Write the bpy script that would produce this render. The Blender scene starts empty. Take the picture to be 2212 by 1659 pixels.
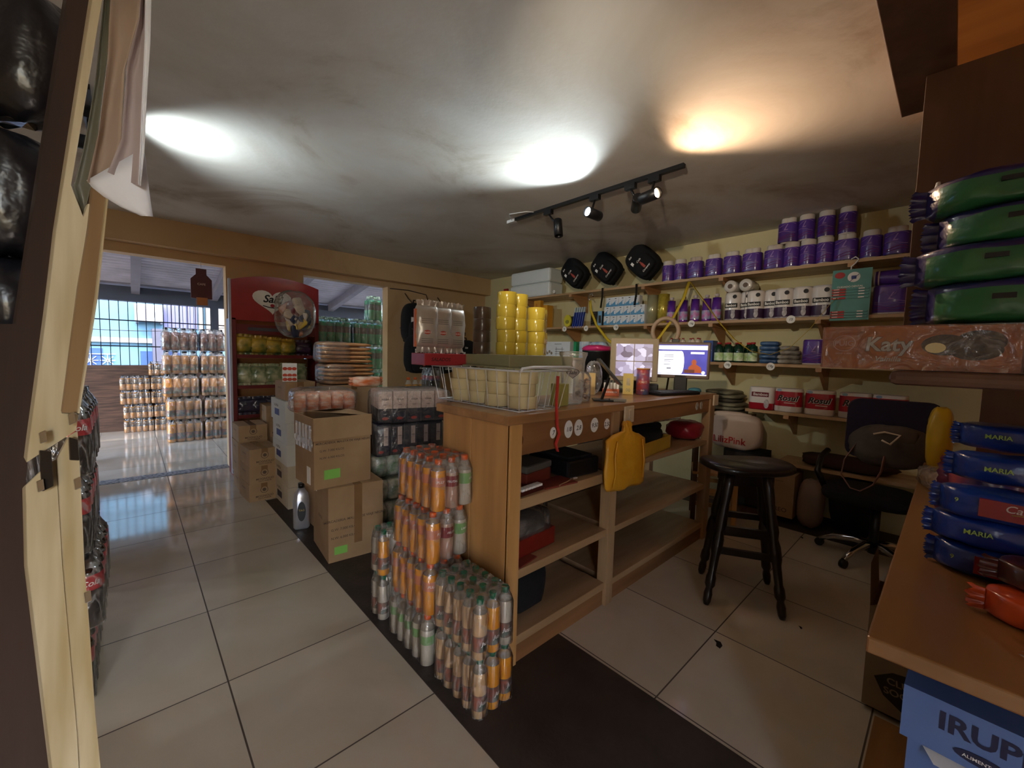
import bpy, math, random
from math import sin, cos, pi, radians as R
from mathutils import Vector, Matrix, Euler
sc = bpy.context.scene
C = sc.collection
# ------------------------------------------------------------------ camera
cd = bpy.data.cameras.new('camera'); cam = bpy.data.objects.new('camera', cd); C.objects.link(cam); sc.camera = cam
cd.sensor_width = 36; cd.lens = 888.5 / 2212 * 36; cd.clip_start = .02
_r = Vector((0.73267919, -0.68005342, 0.02661852)); _u = Vector((0.0293625, 0.07066175, 0.99706808)); _f = Vector((0.67994047, 0.72974945, -0.07174047))
M = Matrix((_r, _u, -_f)).transposed().to_4x4(); M.translation = (0, 0, 1.36); cam.matrix_world = M
# ------------------------------------------------------------------ light
sc.view_settings.view_transform = 'Standard'; sc.view_settings.look = 'None'
sc.view_settings.gamma = 1; sc.view_settings.use_curve_mapping = False
sc.view_settings.exposure = 0.5
w = bpy.data.worlds.new('world'); sc.world = w; w.use_nodes = True
nt = w.node_tree; bg = nt.nodes['Background']
sky = nt.nodes.new('ShaderNodeTexSky'); sky.sky_type = 'NISHITA'; sky.sun_disc = False
sky.sun_elevation = R(50); sky.sun_rotation = R(200); sky.dust_density = 2
nt.links.new(sky.outputs[0], bg.inputs[0]); bg.inputs[1].default_value = 1.5
def lamp(name, kind, loc, power, col, aim=None, **k):
    l = bpy.data.lights.new(name, kind); l.energy = power; l.color = col
    for a, b in k.items(): setattr(l, a, b)
    o = bpy.data.objects.new(name, l); C.objects.link(o); o.location = loc
    if aim is not None: o.rotation_euler = (Vector(aim) - Vector(loc)).to_track_quat('-Z', 'Y').to_euler()
    return o
lamp('sun', 'SUN', (0, 0, 8), 1.6, (1, .95, .88), (-.6, 2.6, 5.0), angle=R(1))
SPOTS = [ # lamp position, aim point, watts, colour, cone
    ('cool_spot_light', (2.50, 1.88, 2.40), (.6, 1.95, 2.43), 76, (.82, .95, 1.0), 124),
    ('warm_spot_light', (2.48, 1.40, 2.40), (2.0, -.25, 2.36), 58, (1, .66, .41), 114),
    ('hidden_spot_light', (-.12, 3.16, 2.40), (1.9, 3.25, 2.40), 52, (.82, .95, 1.0), 118)]
for n, p, a, e, c, s in SPOTS:
    d = (Vector(a) - Vector(p)).normalized()
    lamp(n, 'SPOT', Vector(p) + d * .065, e, c, Vector(p) + d * 2, spot_size=R(s), spot_blend=1.0, shadow_soft_size=.025)
lamp('rear_spot_light', 'SPOT', (.2, .45, 2.15), 85, (1, .84, .62), (4.4, 2.5, 2.0), spot_size=R(58), spot_blend=.8, shadow_soft_size=.03)
# ------------------------------------------------------------------ helpers
def lin(h):
    if isinstance(h, str):
        c = [int(h[i:i+2], 16) / 255 for i in (0, 2, 4)]
        return tuple(x / 12.92 if x <= .04045 else ((x + .055) / 1.055) ** 2.4 for x in c)
    return h
MATS = {}
def mat(name, col, rough=.5, metal=0, var=.12, scale=8, bump=0, bscale=60, coat=0, trans=0, alpha=1, emit=0, stretch=(1, 1, 1), col2=None, spec=.5, ior=1.45, sheen=0):
    if name in MATS: return MATS[name]
    m = bpy.data.materials.new(name); m.use_nodes = True; MATS[name] = m
    n = m.node_tree.nodes; l = m.node_tree.links; b = n['Principled BSDF']
    c = lin(col); c2 = lin(col2) if col2 else tuple(max(0, x * (1 - var)) for x in c)
    tc = n.new('ShaderNodeTexCoord'); mp = n.new('ShaderNodeMapping'); mp.inputs['Scale'].default_value = stretch
    l.new(tc.outputs['Object'], mp.inputs[0])
    nz = n.new('ShaderNodeTexNoise'); nz.inputs['Scale'].default_value = scale; nz.inputs['Detail'].default_value = 3
    l.new(mp.outputs[0], nz.inputs['Vector'])
    rp = n.new('ShaderNodeValToRGB'); rp.color_ramp.elements[0].position = .35; rp.color_ramp.elements[1].position = .65
    rp.color_ramp.elements[0].color = (*c, 1); rp.color_ramp.elements[1].color = (*c2, 1)
    l.new(nz.outputs[0], rp.inputs[0]); l.new(rp.outputs[0], b.inputs['Base Color'])
    b.inputs['Roughness'].default_value = rough; b.inputs['Metallic'].default_value = metal
    b.inputs['Coat Weight'].default_value = coat; b.inputs['Coat Roughness'].default_value = .08
    b.inputs['Transmission Weight'].default_value = trans; b.inputs['Alpha'].default_value = alpha
    b.inputs['Specular IOR Level'].default_value = spec; b.inputs['IOR'].default_value = ior
    b.inputs['Sheen Weight'].default_value = sheen
    if emit:
        l.new(rp.outputs[0], b.inputs['Emission Color']); b.inputs['Emission Strength'].default_value = emit
    if bump:
        n2 = n.new('ShaderNodeTexNoise'); n2.inputs['Scale'].default_value = bscale; n2.inputs['Detail'].default_value = 4
        l.new(mp.outputs[0], n2.inputs['Vector'])
        bp = n.new('ShaderNodeBump'); bp.inputs['Strength'].default_value = bump; bp.inputs['Distance'].default_value = .01
        l.new(n2.outputs[0], bp.inputs['Height']); l.new(bp.outputs[0], b.inputs['Normal'])
    return m
def wood(name, c1, c2, axis='x', rough=.45, sc_=9, coat=.15):
    st = {'x': (.12, 1, 1), 'y': (1, .12, 1), 'z': (1, 1, .12)}[axis]
    return mat(name, c1, rough, col2=c2, scale=sc_, stretch=st, bump=.12, bscale=50, coat=coat)
def film(name, tint='ffffff', op=.10, bs=28, bstr=.7, gl_=.07, st=(1, 1, 1), cr=.17):
    if name in MATS: return MATS[name]
    m = bpy.data.materials.new(name); m.use_nodes = True; MATS[name] = m
    n = m.node_tree.nodes; l = m.node_tree.links; n.remove(n['Principled BSDF']); out = n['Material Output']
    tr = n.new('ShaderNodeBsdfTransparent'); tr.inputs[0].default_value = (*lin(tint), 1)
    gl = n.new('ShaderNodeBsdfGlossy'); gl.inputs['Roughness'].default_value = .2; gl.inputs[0].default_value = (.95, .95, .95, 1)
    df = n.new('ShaderNodeBsdfDiffuse'); df.inputs[0].default_value = (.85, .83, .8, 1)
    fr = n.new('ShaderNodeLayerWeight'); fr.inputs[0].default_value = .22
    tc = n.new('ShaderNodeTexCoord'); mp = n.new('ShaderNodeMapping'); mp.inputs['Scale'].default_value = st; l.new(tc.outputs['Object'], mp.inputs[0])
    nz = n.new('ShaderNodeTexNoise'); nz.inputs['Scale'].default_value = bs; nz.inputs['Detail'].default_value = 3; nz.inputs['Distortion'].default_value = 1.2
    l.new(mp.outputs[0], nz.inputs['Vector'])
    bp = n.new('ShaderNodeBump'); bp.inputs['Strength'].default_value = bstr; bp.inputs['Distance'].default_value = .02
    l.new(nz.outputs[0], bp.inputs['Height'])
    for q in (gl, fr): l.new(bp.outputs[0], q.inputs['Normal'])
    ad = n.new('ShaderNodeMath'); ad.operation = 'ADD'; ad.use_clamp = True; l.new(fr.outputs['Fresnel'], ad.inputs[0]); ad.inputs[1].default_value = gl_
    m1 = n.new('ShaderNodeMixShader'); l.new(ad.outputs[0], m1.inputs[0]); l.new(tr.outputs[0], m1.inputs[1]); l.new(gl.outputs[0], m1.inputs[2])
    # creases: milky ridges of folded film, whitened in place of its highlights
    rp = n.new('ShaderNodeValToRGB'); e = rp.color_ramp.elements; e[0].position = .46; e[1].position = .54; e[0].color = e[1].color = (op, op, op, 1); k = e.new(.5); k.color = (min(1, op + cr),)*3 + (1,); l.new(nz.outputs[0], rp.inputs[0])
    m2 = n.new('ShaderNodeMixShader'); l.new(rp.outputs[0], m2.inputs[0]); l.new(m1.outputs[0], m2.inputs[1]); l.new(df.outputs[0], m2.inputs[2])
    l.new(m2.outputs[0], out.inputs[0]); return m
_tx = {}
def glyphs(s, shear=0, off=0, space=1):
    k = (s, shear, off, space)
    if k not in _tx:
        cu = bpy.data.curves.new('t', 'FONT'); cu.body = s; cu.shear = shear; cu.offset = off; cu.space_character = space; cu.size = 1; cu.align_x = 'CENTER'; cu.resolution_u = 3
        o = bpy.data.objects.new('t', cu); me = bpy.data.meshes.new_from_object(o)
        vs = [v.co.copy() for v in me.vertices]; fs = [tuple(p.vertices) for p in me.polygons]
        bpy.data.objects.remove(o); bpy.data.curves.remove(cu); bpy.data.meshes.remove(me)
        ys = [v.y for v in vs] or [0]; mid = (min(ys) + max(ys)) / 2
        _tx[k] = ([(v.x, v.y - mid) for v in vs], fs, (max(v.x for v in vs) - min(v.x for v in vs)))
    return _tx[k]
class MB:
    def __init__(s): s.v = []; s.f = []; s.m = []; s.s = []
    def add(s, vs, fs, mi=0, sm=False, X=None):
        b = len(s.v)
        s.v += [tuple(X @ Vector(v)) for v in vs] if X is not None else [tuple(v) for v in vs]
        for f in fs: s.f.append(tuple(b + i for i in f)); s.m.append(mi); s.s.append(sm)
        return s
    def box(s, x0, x1, y0, y1, z0, z1, mi=0, X=None):
        vs = [(x, y, z) for z in (z0, z1) for y in (y0, y1) for x in (x0, x1)]
        return s.add(vs, [(0, 2, 3, 1), (4, 5, 7, 6), (0, 1, 5, 4), (2, 6, 7, 3), (0, 4, 6, 2), (1, 3, 7, 5)], mi, False, X)
    def quad(s, a, b, c, d, mi=0): return s.add([a, b, c, d], [(0, 1, 2, 3)], mi)
    def loft(s, rings, mi=0, sm=True, caps=(1, 1), X=None, capmi=None):
        n = len(rings[0]); vs = [v for r in rings for v in r]; fs = []; ms = mi if isinstance(mi, (list, tuple)) else [mi] * (len(rings) - 1)
        b = len(s.v); s.v += [tuple(X @ Vector(v)) for v in vs] if X is not None else [tuple(v) for v in vs]
        for k in range(len(rings) - 1):
            for i in range(n):
                j = (i + 1) % n; s.f.append((b + k*n + i, b + k*n + j, b + (k+1)*n + j, b + (k+1)*n + i)); s.m.append(ms[k]); s.s.append(sm)
        if caps[0]: s.f.append(tuple(b + i for i in reversed(range(n)))); s.m.append(ms[0] if capmi is None else capmi); s.s.append(False)
        if caps[1]: s.f.append(tuple(b + (len(rings)-1)*n + i for i in range(n))); s.m.append(ms[-1] if capmi is None else capmi); s.s.append(False)
        return s
    def lathe(s, prof, seg=20, mi=0, c=(0, 0, 0), X=None, caps=(1, 1)):
        return s.loft([[(c[0] + r * cos(2*pi*i/seg), c[1] + r * sin(2*pi*i/seg), c[2] + z) for i in range(seg)] for r, z in prof], mi, True, caps, X)
    def cyl(s, c, r, h, seg=20, mi=0, X=None, r2=None): return s.lathe([(r, 0), (r if r2 is None else r2, h)], seg, mi, c, X)
    def tube(s, pts, r, seg=6, mi=0, closed=False, flat=None):
        pts = [Vector(p) for p in pts]; rings = []; n = len(pts); up = None
        for i, p in enumerate(pts):
            if closed: t = pts[(i+1) % n] - pts[i-1]
            else: t = pts[min(i+1, n-1)] - pts[max(i-1, 0)]
            t.normalize()
            if up is None: up = Vector((0, 0, 1)) if abs(t.z) < .9 else Vector((1, 0, 0))
            a = t.cross(up); a.normalize(); b = a.cross(t); up = b
            rr = r[i] if isinstance(r, (list, tuple)) else r; fl = flat or 1
            rings.append([p + a * (rr * cos(2*pi*k/seg)) + b * (rr * fl * sin(2*pi*k/seg)) for k in range(seg)])
        if closed: rings.append(rings[0])
        return s.loft(rings, mi, True, (not closed, not closed))
    def bar(s, a, b, w, t=None, mi=0):
        a = Vector(a); b = Vector(b); d = b - a; L = d.length; t = w if t is None else t
        X = Matrix.Translation(a) @ d.to_track_quat('Z', 'Y').to_matrix().to_4x4()
        return s.box(-w/2, w/2, -t/2, t/2, 0, L, mi, X)
    def ell(s, c, rad, e=1.0, nu=20, nv=12, mi=0, noise=0, seed=0, X=None, e2=None):
        rnd = random.Random(seed); ph = [rnd.uniform(0, 6.28) for _ in range(9)]; e2 = e if e2 is None else e2
        sg = lambda x, p: math.copysign(abs(x) ** p, x)
        rings = []
        for j in range(1, nv):
            t = -pi/2 + pi * j / nv; ring = []
            for i in range(nu):
                a = 2 * pi * i / nu
                k = 1 + noise * (sin(3*a + ph[0] + 4*t) * .5 + sin(5*a - 3*t + ph[1]) * .4 + sin(9*a + 7*t + ph[2]) * .35 + sin(13*a - 11*t + ph[3]) * .25)
                ring.append((c[0] + rad[0] * sg(cos(t), e2) * sg(cos(a), e) * k, c[1] + rad[1] * sg(cos(t), e2) * sg(sin(a), e) * k, c[2] + rad[2] * sg(sin(t), e2) * (1 + noise * .4 * sin(4*a + ph[4]))))
            rings.append(ring)
        return s.loft(rings, mi, True, (1, 1), X)
    def disc(s, c, rx, rz, mi=0, seg=20, th=.002, X=None):      # disc facing -y
        ring = lambda y: [(c[0] + rx * cos(2*pi*i/seg), y, c[2] + rz * sin(2*pi*i/seg)) for i in range(seg)]
        return s.loft([ring(c[1] + th), ring(c[1])], mi, False, (1, 1), X)
    def text(s, t, cx, cz, size, y=0, mi=0, shear=0, off=.01, wmax=None, bend=None, X=None, sx=1, arc=0, space=1):
        vs, fs, wd = glyphs(t, shear, off, space); k = size; kx = size * sx
        if wmax and wd * kx > wmax: kx = wmax / wd
        out = []
        for x, z in vs:
            X_, Z_ = cx + x * kx, cz + z * k + arc * (x * kx) ** 2
            if bend: a = X_ / bend; out.append((bend * sin(a), y - bend * cos(a), Z_))
            else: out.append((X_, y, Z_))
        return s.add(out, fs, mi, False, X)
    def poly(s, pts, y, mi=0, th=.0015, X=None):   # outline in x,z facing -y, with thickness
        return s.loft([[(x, y + th, z) for x, z in pts], [(x, y, z) for x, z in pts]], mi, False, (1, 1), X)
    def mesh(s, mats):
        me = bpy.data.meshes.new('m'); me.from_pydata(s.v, [], s.f)
        for m in (mats if isinstance(mats, (list, tuple)) else [mats]): me.materials.append(m)
        me.polygons.foreach_set('material_index', s.m); me.polygons.foreach_set('use_smooth', s.s); me.update(); return me
    def part(s, name, mats, parent=None, loc=(0, 0, 0), rz=0, bev=0, label=None):
        me = s.mesh(mats); me.name = name
        o = bpy.data.objects.new(name, me); C.objects.link(o); o.location = loc; o.rotation_euler = (0, 0, rz); o.parent = parent
        if bev:
            b = o.modifiers.new('Bevel', 'BEVEL'); b.width = bev; b.segments = 2; b.limit_method = 'ANGLE'
        if label: o['label'] = label
        return o
    def solo(s, name, mats, label, cat, loc=(0, 0, 0), rz=0, group=None, bev=0):
        o = s.part(name, mats, None, loc, rz, bev); o['label'] = label; o['category'] = cat
        if group: o['group'] = group
        return o
    def struct(s, name, mats, bev=0):
        o = s.part(name, mats, None, (0, 0, 0), 0, bev); o['kind'] = 'structure'; return o
def thing(name, label, cat, loc=(0, 0, 0), rz=0, group=None):
    o = bpy.data.objects.new(name, None); C.objects.link(o); o.empty_display_size = .05
    o.location = loc; o.rotation_euler = (0, 0, rz); o['label'] = label; o['category'] = cat
    if group: o['group'] = group
    return o
def copy_tree(o, parent=None):
    c = o.copy(); C.objects.link(c); c.parent = parent
    for ch in list(o.children): copy_tree(ch, c)
    return c
def dup(o, loc, rz, label, group=None):
    c = copy_tree(o); c.location = loc
    c.rotation_euler = (0, 0, rz) if not isinstance(rz, tuple) else rz
    c['label'] = label
    if group: c['group'] = group
    return c
def facing(x, y, extra=0): return math.atan2(-x, y) + extra
ORD = ['first', 'second', 'third', 'fourth', 'fifth', 'sixth', 'seventh', 'eighth', 'ninth', 'tenth', 'eleventh', 'twelfth', 'thirteenth', 'fourteenth']
def rrect(w, d, r, n=4):   # rounded rectangle outline centred
    o = []
    for cx, cy, a0 in ((w/2-r, d/2-r, 0), (-w/2+r, d/2-r, pi/2), (-w/2+r, -d/2+r, pi), (w/2-r, -d/2+r, 1.5*pi)):
        for i in range(n + 1):
            a = a0 + pi/2*i/n; o.append((cx + r*cos(a), cy + r*sin(a)))
    return o
# ------------------------------------------------------------------ shared materials
INK = mat('black_ink', '1a1718', .6); WHITEINK = mat('white_ink', 'f2efe8', .5); REDINK = mat('red_ink', 'b01818', .5)
CARD = mat('cardboard', 'a98a68', .8, col2='9c7c5a', scale=5, bump=.15, bscale=120)
CARDW = mat('white_board', 'd6d6d2', .7, var=.06); TAPE = mat('brown_packing_tape', '8c6a48', .25, coat=.5)
GREENST = mat('green_sticker', '86c85a', .6, var=.05); PAPER = mat('white_paper', 'eceae6', .7, var=.03)
PINE_X = wood('pine_x', 'b89670', '9a7854', 'x'); PINE_Y = wood('pine_y', 'c09e76', 'a27f58', 'y'); PINE_Z = wood('pine_z', 'b89872', '987654', 'z')
BLACK = mat('black_plastic', '17171a', .35, var=.2); BLACKM = mat('black_cloth', '141418', .9, var=.3, scale=30, bump=.3, bscale=200)
CHROME = mat('chrome', 'c9c9cc', .15, 1, var=.05); WIRE = mat('white_wire', 'dfe0e2', .35, var=.03)
WRAP = film('shrink_wrap', op=.02, bs=16, bstr=1, gl_=.10, st=(1, 1, .3), cr=.2); BAGF = film('clear_plastic_bag', op=.03, bs=14, bstr=1, gl_=.09)
CLEAR = film('clear_plastic', op=.12, bs=3, bstr=.15, gl_=.05)
# ------------------------------------------------------------------ structure
def tile_mat():
    m = bpy.data.materials.new('floor_tiles'); m.use_nodes = True; n = m.node_tree.nodes; l = m.node_tree.links; b = n['Principled BSDF']
    tc = n.new('ShaderNodeTexCoord'); sp = n.new('ShaderNodeSeparateXYZ'); l.new(tc.outputs['Object'], sp.inputs[0])
    def mth(op, a, bb=None):
        q = n.new('ShaderNodeMath'); q.operation = op
        for i, v in enumerate((a, bb)):
            if v is None: continue
            if isinstance(v, (int, float)): q.inputs[i].default_value = v
            else: l.new(v, q.inputs[i])
        return q.outputs[0]
    side = mth('GREATER_THAN', sp.outputs[0], 1.2)
    xo = mth('SUBTRACT', sp.outputs[0], mth('MULTIPLY', side, .06))
    def dist(v, off):
        q = mth('FRACT', mth('DIVIDE', mth('ADD', v, 12 - off), .6)); return mth('MINIMUM', q, mth('SUBTRACT', 1.0, q))
    dx = dist(xo, .257); dy = dist(sp.outputs[1], .125)
    g = mth('LESS_THAN', mth('MINIMUM', dx, dy), .0048)
    fx = mth('FLOOR', mth('DIVIDE', mth('ADD', xo, 12 - .257), .6)); fy = mth('FLOOR', mth('DIVIDE', mth('ADD', sp.outputs[1], 12 - .125), .6))
    wn = n.new('ShaderNodeTexWhiteNoise'); wn.noise_dimensions = '2D'; cb = n.new('ShaderNodeCombineXYZ'); l.new(fx, cb.inputs[0]); l.new(fy, cb.inputs[1]); l.new(cb.outputs[0], wn.inputs['Vector'])
    nz = n.new('ShaderNodeTexNoise'); nz.inputs['Scale'].default_value = 2.2; nz.inputs['Detail'].default_value = 6; nz.inputs['Distortion'].default_value = .6
    ad = n.new('ShaderNodeVectorMath'); ad.operation = 'ADD'; l.new(tc.outputs['Object'], ad.inputs[0]); l.new(wn.outputs['Color'], ad.inputs[1]); l.new(ad.outputs[0], nz.inputs['Vector'])
    rp = n.new('ShaderNodeValToRGB'); rp.color_ramp.elements[0].position = .3; rp.color_ramp.elements[1].position = .75
    rp.color_ramp.elements[0].color = (*lin('c9bdab'), 1); rp.color_ramp.elements[1].color = (*lin('b5a894'), 1); l.new(nz.outputs[0], rp.inputs[0])
    mx = n.new('ShaderNodeMixRGB'); l.new(g, mx.inputs[0]); l.new(rp.outputs[0], mx.inputs[1]); mx.inputs[2].default_value = (*lin('4a4038'), 1)
    l.new(mx.outputs[0], b.inputs['Base Color'])
    n3 = n.new('ShaderNodeTexNoise'); n3.inputs['Scale'].default_value = 5; n3.inputs['Detail'].default_value = 5; l.new(tc.outputs['Object'], n3.inputs['Vector'])
    mr = n.new('ShaderNodeMapRange'); mr.inputs[3].default_value = .03; mr.inputs[4].default_value = .13; l.new(n3.outputs[0], mr.inputs[0])
    l.new(mth('ADD', mr.outputs[0], mth('MULTIPLY', g, .5)), b.inputs['Roughness'])
    bp = n.new('ShaderNodeBump'); bp.inputs['Strength'].default_value = .3; bp.inputs['Distance'].default_value = .002; bp.invert = True; l.new(g, bp.inputs['Height']); l.new(bp.outputs[0], b.inputs['Normal'])
    return m
def plaster(name, c1, c2, c3, scale=1.3, rough=.85, st=(1, 1, 1)):
    m = bpy.data.materials.new(name); m.use_nodes = True; n = m.node_tree.nodes; l = m.node_tree.links; b = n['Principled BSDF']
    tc = n.new('ShaderNodeTexCoord'); mp = n.new('ShaderNodeMapping'); mp.inputs['Scale'].default_value = st; l.new(tc.outputs['Object'], mp.inputs[0])
    nz = n.new('ShaderNodeTexNoise'); nz.inputs['Scale'].default_value = scale; nz.inputs['Detail'].default_value = 7; nz.inputs['Roughness'].default_value = .62; nz.inputs['Distortion'].default_value = .8
    l.new(mp.outputs[0], nz.inputs['Vector'])
    rp = n.new('ShaderNodeValToRGB'); e = rp.color_ramp.elements; e[0].position = .34; e[0].color = (*lin(c1), 1); e[1].position = .72; e[1].color = (*lin(c3), 1)
    k = e.new(.56); k.color = (*lin(c2), 1)
    l.new(nz.outputs[0], rp.inputs[0]); l.new(rp.outputs[0], b.inputs['Base Color']); b.inputs['Roughness'].default_value = rough
    n2 = n.new('ShaderNodeTexNoise'); n2.inputs['Scale'].default_value = 35; n2.inputs['Detail'].default_value = 5; l.new(tc.outputs['Object'], n2.inputs['Vector'])
    bp = n.new('ShaderNodeBump'); bp.inputs['Strength'].default_value = .07; bp.inputs['Distance'].default_value = .01; l.new(n2.outputs[0], bp.inputs['Height']); l.new(bp.outputs[0], b.inputs['Normal'])
    return m
TILES = tile_mat()
CEIL = plaster('ceiling_plaster', 'dcd8d2', 'cec7bd', 'a4937f', 1.0)
OCHRE = plaster('ochre_paint', 'd0ae84', 'cba87c', 'c09a6e', 1.5)
CREAM = plaster('pale_yellow_paint', 'd6ca9e', 'd0c496', 'c3b384', 1.5)
STRIP = mat('worn_dark_screed', '2e2522', .55, col2='3b302b', scale=6, bump=.2, bscale=40)
GRAVEL = mat('gravel_band', '4c4a4c', .8, col2='a09a98', scale=38, bump=.5, bscale=60)
BRICK = mat('slat_cladding', '5e4436', .6, col2='3e2c24', scale=14, stretch=(.25, 1, 3), bump=.3, bscale=20)
MB().box(-2.4, 4.6, -1.7, 9.0, -.06, 0).struct('floor', TILES)
MB().box(-2.4, 4.6, -1.7, 5.66, 2.59, 2.69).struct('ceiling', CEIL)
MB().box(.857, 1.5, -1.7, 4.1, 0, .0025).struct('trim_1', STRIP)
MB().box(3.9, 4.45, -1.7, 5.5, 0, .0025).struct('trim_2', STRIP)
MB().box(-.6, .8, 5.5, 5.67, 0, .003).box(1.59, 2.69, 5.5, 5.67, 0, .003).struct('trim_3', GRAVEL)
MB().box(-2.4, -.6, 5.5, 5.66, 0, 2.59).box(.8, 1.59, 5.5, 5.66, 0, 2.59).box(2.69, 4.6, 5.5, 5.66, 0, 2.59)\
    .box(-.6, .8, 5.5, 5.66, 2.24, 2.59).box(1.59, 2.69, 5.5, 5.66, 2.26, 2.59).struct('wall_back', OCHRE)
MB().box(-2.4, 4.45, 5.36, 5.5, 2.33, 2.59).struct('trim_4', OCHRE)
MB().box(4.45, 4.6, -1.7, 5.5, 0, 2.59).struct('wall_right', CREAM)
MB().box(-2.4, -2.25, -1.7, 5.5, 0, 2.59).struct('wall_left', OCHRE)
MB().box(-2.25, -1.5, -1.7, -1.55, 0, 2.59).box(-.75, 4.45, -1.7, -1.55, 0, 2.59).box(-1.5, -.75, -1.7, -1.55, 2.1, 2.59).struct('wall_front', OCHRE)
# narrow boards that close the booth at the near right
WARMCEIL = wood('warm_lit_ceiling_tone', 'd08a44', 'b87434', 'y', .5); DKWOOD = wood('dim_brown_board', '6a4a36', '573b2b', 'z', .6)
MB().box(1.1, 3.0, -1.0, .17, 2.52, 2.56).struct('trim_5', WARMCEIL)  # added panel, its orange stands in for warm light on the ceiling
MB().box(1.1, 2.27, .065, .215, 2.335, 2.36).struct('trim_6', DKWOOD, bev=.003)
MB().box(2.0, 2.03, -.9, .135, 1.345, 2.335).struct('trim_7', DKWOOD, bev=.002)
# ------------------------------------------------------------------ veranda and street
MB().box(-2.4, 4.6, 8.8, 8.95, 0, 1.03).struct('wall_far', BRICK)
DARKW = mat('dark_blue_grey_beam', '343846', .7, var=.2, scale=4)
fr = MB(); fr.box(-2.4, 4.6, 8.78, 8.92, 2.03, 2.25); fr.box(1.06, 1.16, 8.78, 8.92, 1.03, 2.03)
wn = fr.struct('window_1', DARKW)
g = MB()
for i in range(62):
    x = -2.2 + i * .105
    g.box(x - .005, x + .005, 8.84, 8.85, 1.03, 2.03)
for z in (1.32, 1.72): g.box(-2.3, 4.5, 8.83, 8.85, z, z + .018)
g.part('bars', mat('dark_iron', '22242a', .5, .6), wn)
roof = MB(); n = 400; vs = []; fs = []
for i in range(n + 1):
    y = 5.6 + i * (9.9 - 5.6) / n; z = 2.92 - (y - 5.6) * .19 + .018 * sin((y - 5.6) * 2 * pi / .11)
    vs += [(-3, y, z), (6, y, z)]
    if i: fs.append((2*i-2, 2*i-1, 2*i+1, 2*i))
for i in range(n + 1):
    y = 5.6 + i * (9.9 - 5.6) / n; vs += [(-3, y, 2.96 - (y - 5.6) * .19), (6, y, 2.96 - (y - 5.6) * .19)]
for i in range(1, n + 1): b = 2*(n+1); fs.append((b+2*i-2, b+2*i, b+2*i+1, b+2*i-1))
roof.add(vs, fs, 0, True)
RM = mat('corrugated_sheet', 'c9c4d0', .4, .1, var=.25, scale=3, alpha=.93)
roof.struct('ceiling.001', RM)
rf = MB()
for x in (-1.3, .1, 1.1, 2.15, 3.05, 4.0):
    for d in range(1):
        rf.add([(x-.05, 5.66, 2.74), (x+.05, 5.66, 2.74), (x+.05, 8.85, 2.13), (x-.05, 8.85, 2.13), (x-.05, 5.66, 2.87), (x+.05, 5.66, 2.87), (x+.05, 8.85, 2.26), (x-.05, 8.85, 2.26)],
               [(0, 3, 2, 1), (4, 5, 6, 7), (0, 1, 5, 4), (3, 7, 6, 2), (0, 4, 7, 3), (1, 2, 6, 5)])
rf.struct('trim_8', mat('grey_rafter', '8d8792', .7))
MB().box(-8, 12, 9.0, 22, -.3, -.05).struct('floor.001', mat('street_concrete', '8f8c88', .9))
bd = thing('street_building', 'pale blue painted house across the street seen through the window bars', 'building', (0, 13.5, -.05))
PB = mat('pale_blue_paint', '54788e', .8, var=.12, scale=1.2); WHT = mat('white_trim', 'a4a8b0', .7); SHUT = mat('violet_shutter', '605e84', .7, stretch=(6, 1, .2)); DKB = mat('deep_blue_paint', '28467c', .7)
MB().box(-9, 12, 0, .4, 0, 6).part('wall', PB, bd)
MB().box(-9, 12, -.10, 0, 1.45, 1.56).part('ledge', WHT, bd)
MB().box(-3, -.45, -.02, 0, .75, 1.3).box(.2, .95, -.02, 0, .75, 1.25).part('lower_band', DKB, bd)
gm = MB()
for gx in (-.93, -.65, -.37):
    for a in range(4):
        t = a * pi / 4; gm.bar((gx - .13*cos(t), -.04, 1.02 - .13*sin(t)), (gx + .13*cos(t), -.04, 1.02 + .13*sin(t)), .014)
    gm.box(gx-.14, gx+.14, -.05, -.03, .87, .885).box(gx-.14, gx+.14, -.05, -.03, 1.16, 1.175)
gm.part('grille', WHT, bd)
s_ = MB()
for i in range(9): s_.box(.66 + i * .075, .66 + i * .075 + .06, -.05, -.02, 1.85, 2.75)
s_.part('shutter', SHUT, bd)
s_ = MB()
for i in range(4): s_.box(-1.1 + i * .13, -1.1 + i * .13 + .1, -.05, -.02, 2.0, 2.9)
s_.part('shutter', SHUT, bd)
MB().box(1.35, 1.43, -.2, 0, 0, 6).box(1.5, 2.6, -.1, 0, 1.6, 3).part('pilaster', mat('beige_panel', '857a6e', .8), bd)
MB().box(.42, .68, -.35, 0, .5, 1.8).part('door', mat('slate_door', '4a4a58', .7), bd)
ac = thing('air_conditioner', 'white outdoor air conditioner unit with round grey fan on the blue house', 'air conditioner', (.38, 13.18, 1.92))
MB().box(-.26, .26, 0, .25, 0, .4).part('casing', WHT, ac, bev=.02)
f_ = MB().disc((-.04, -.012, .2), .15, .15, 0, 24, .01)
f_.part('fan_grille', mat('grey_fan', '7c7c88', .6), ac)
MB().box(-.24, -.2, .02, .3, -.06, 0).box(.2, .24, .02, .3, -.06, 0).part('bracket', DARKW, ac)
cb = MB(); cb.tube([(-2.0 + i * .3, 11, 1.62 + .015 * (i - 6) ** 2 * .3) for i in range(14)], .008); cb.solo('power_cable', BLACK, 'thin dark cable drooping across the street in front of the blue house', 'cable')
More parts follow.
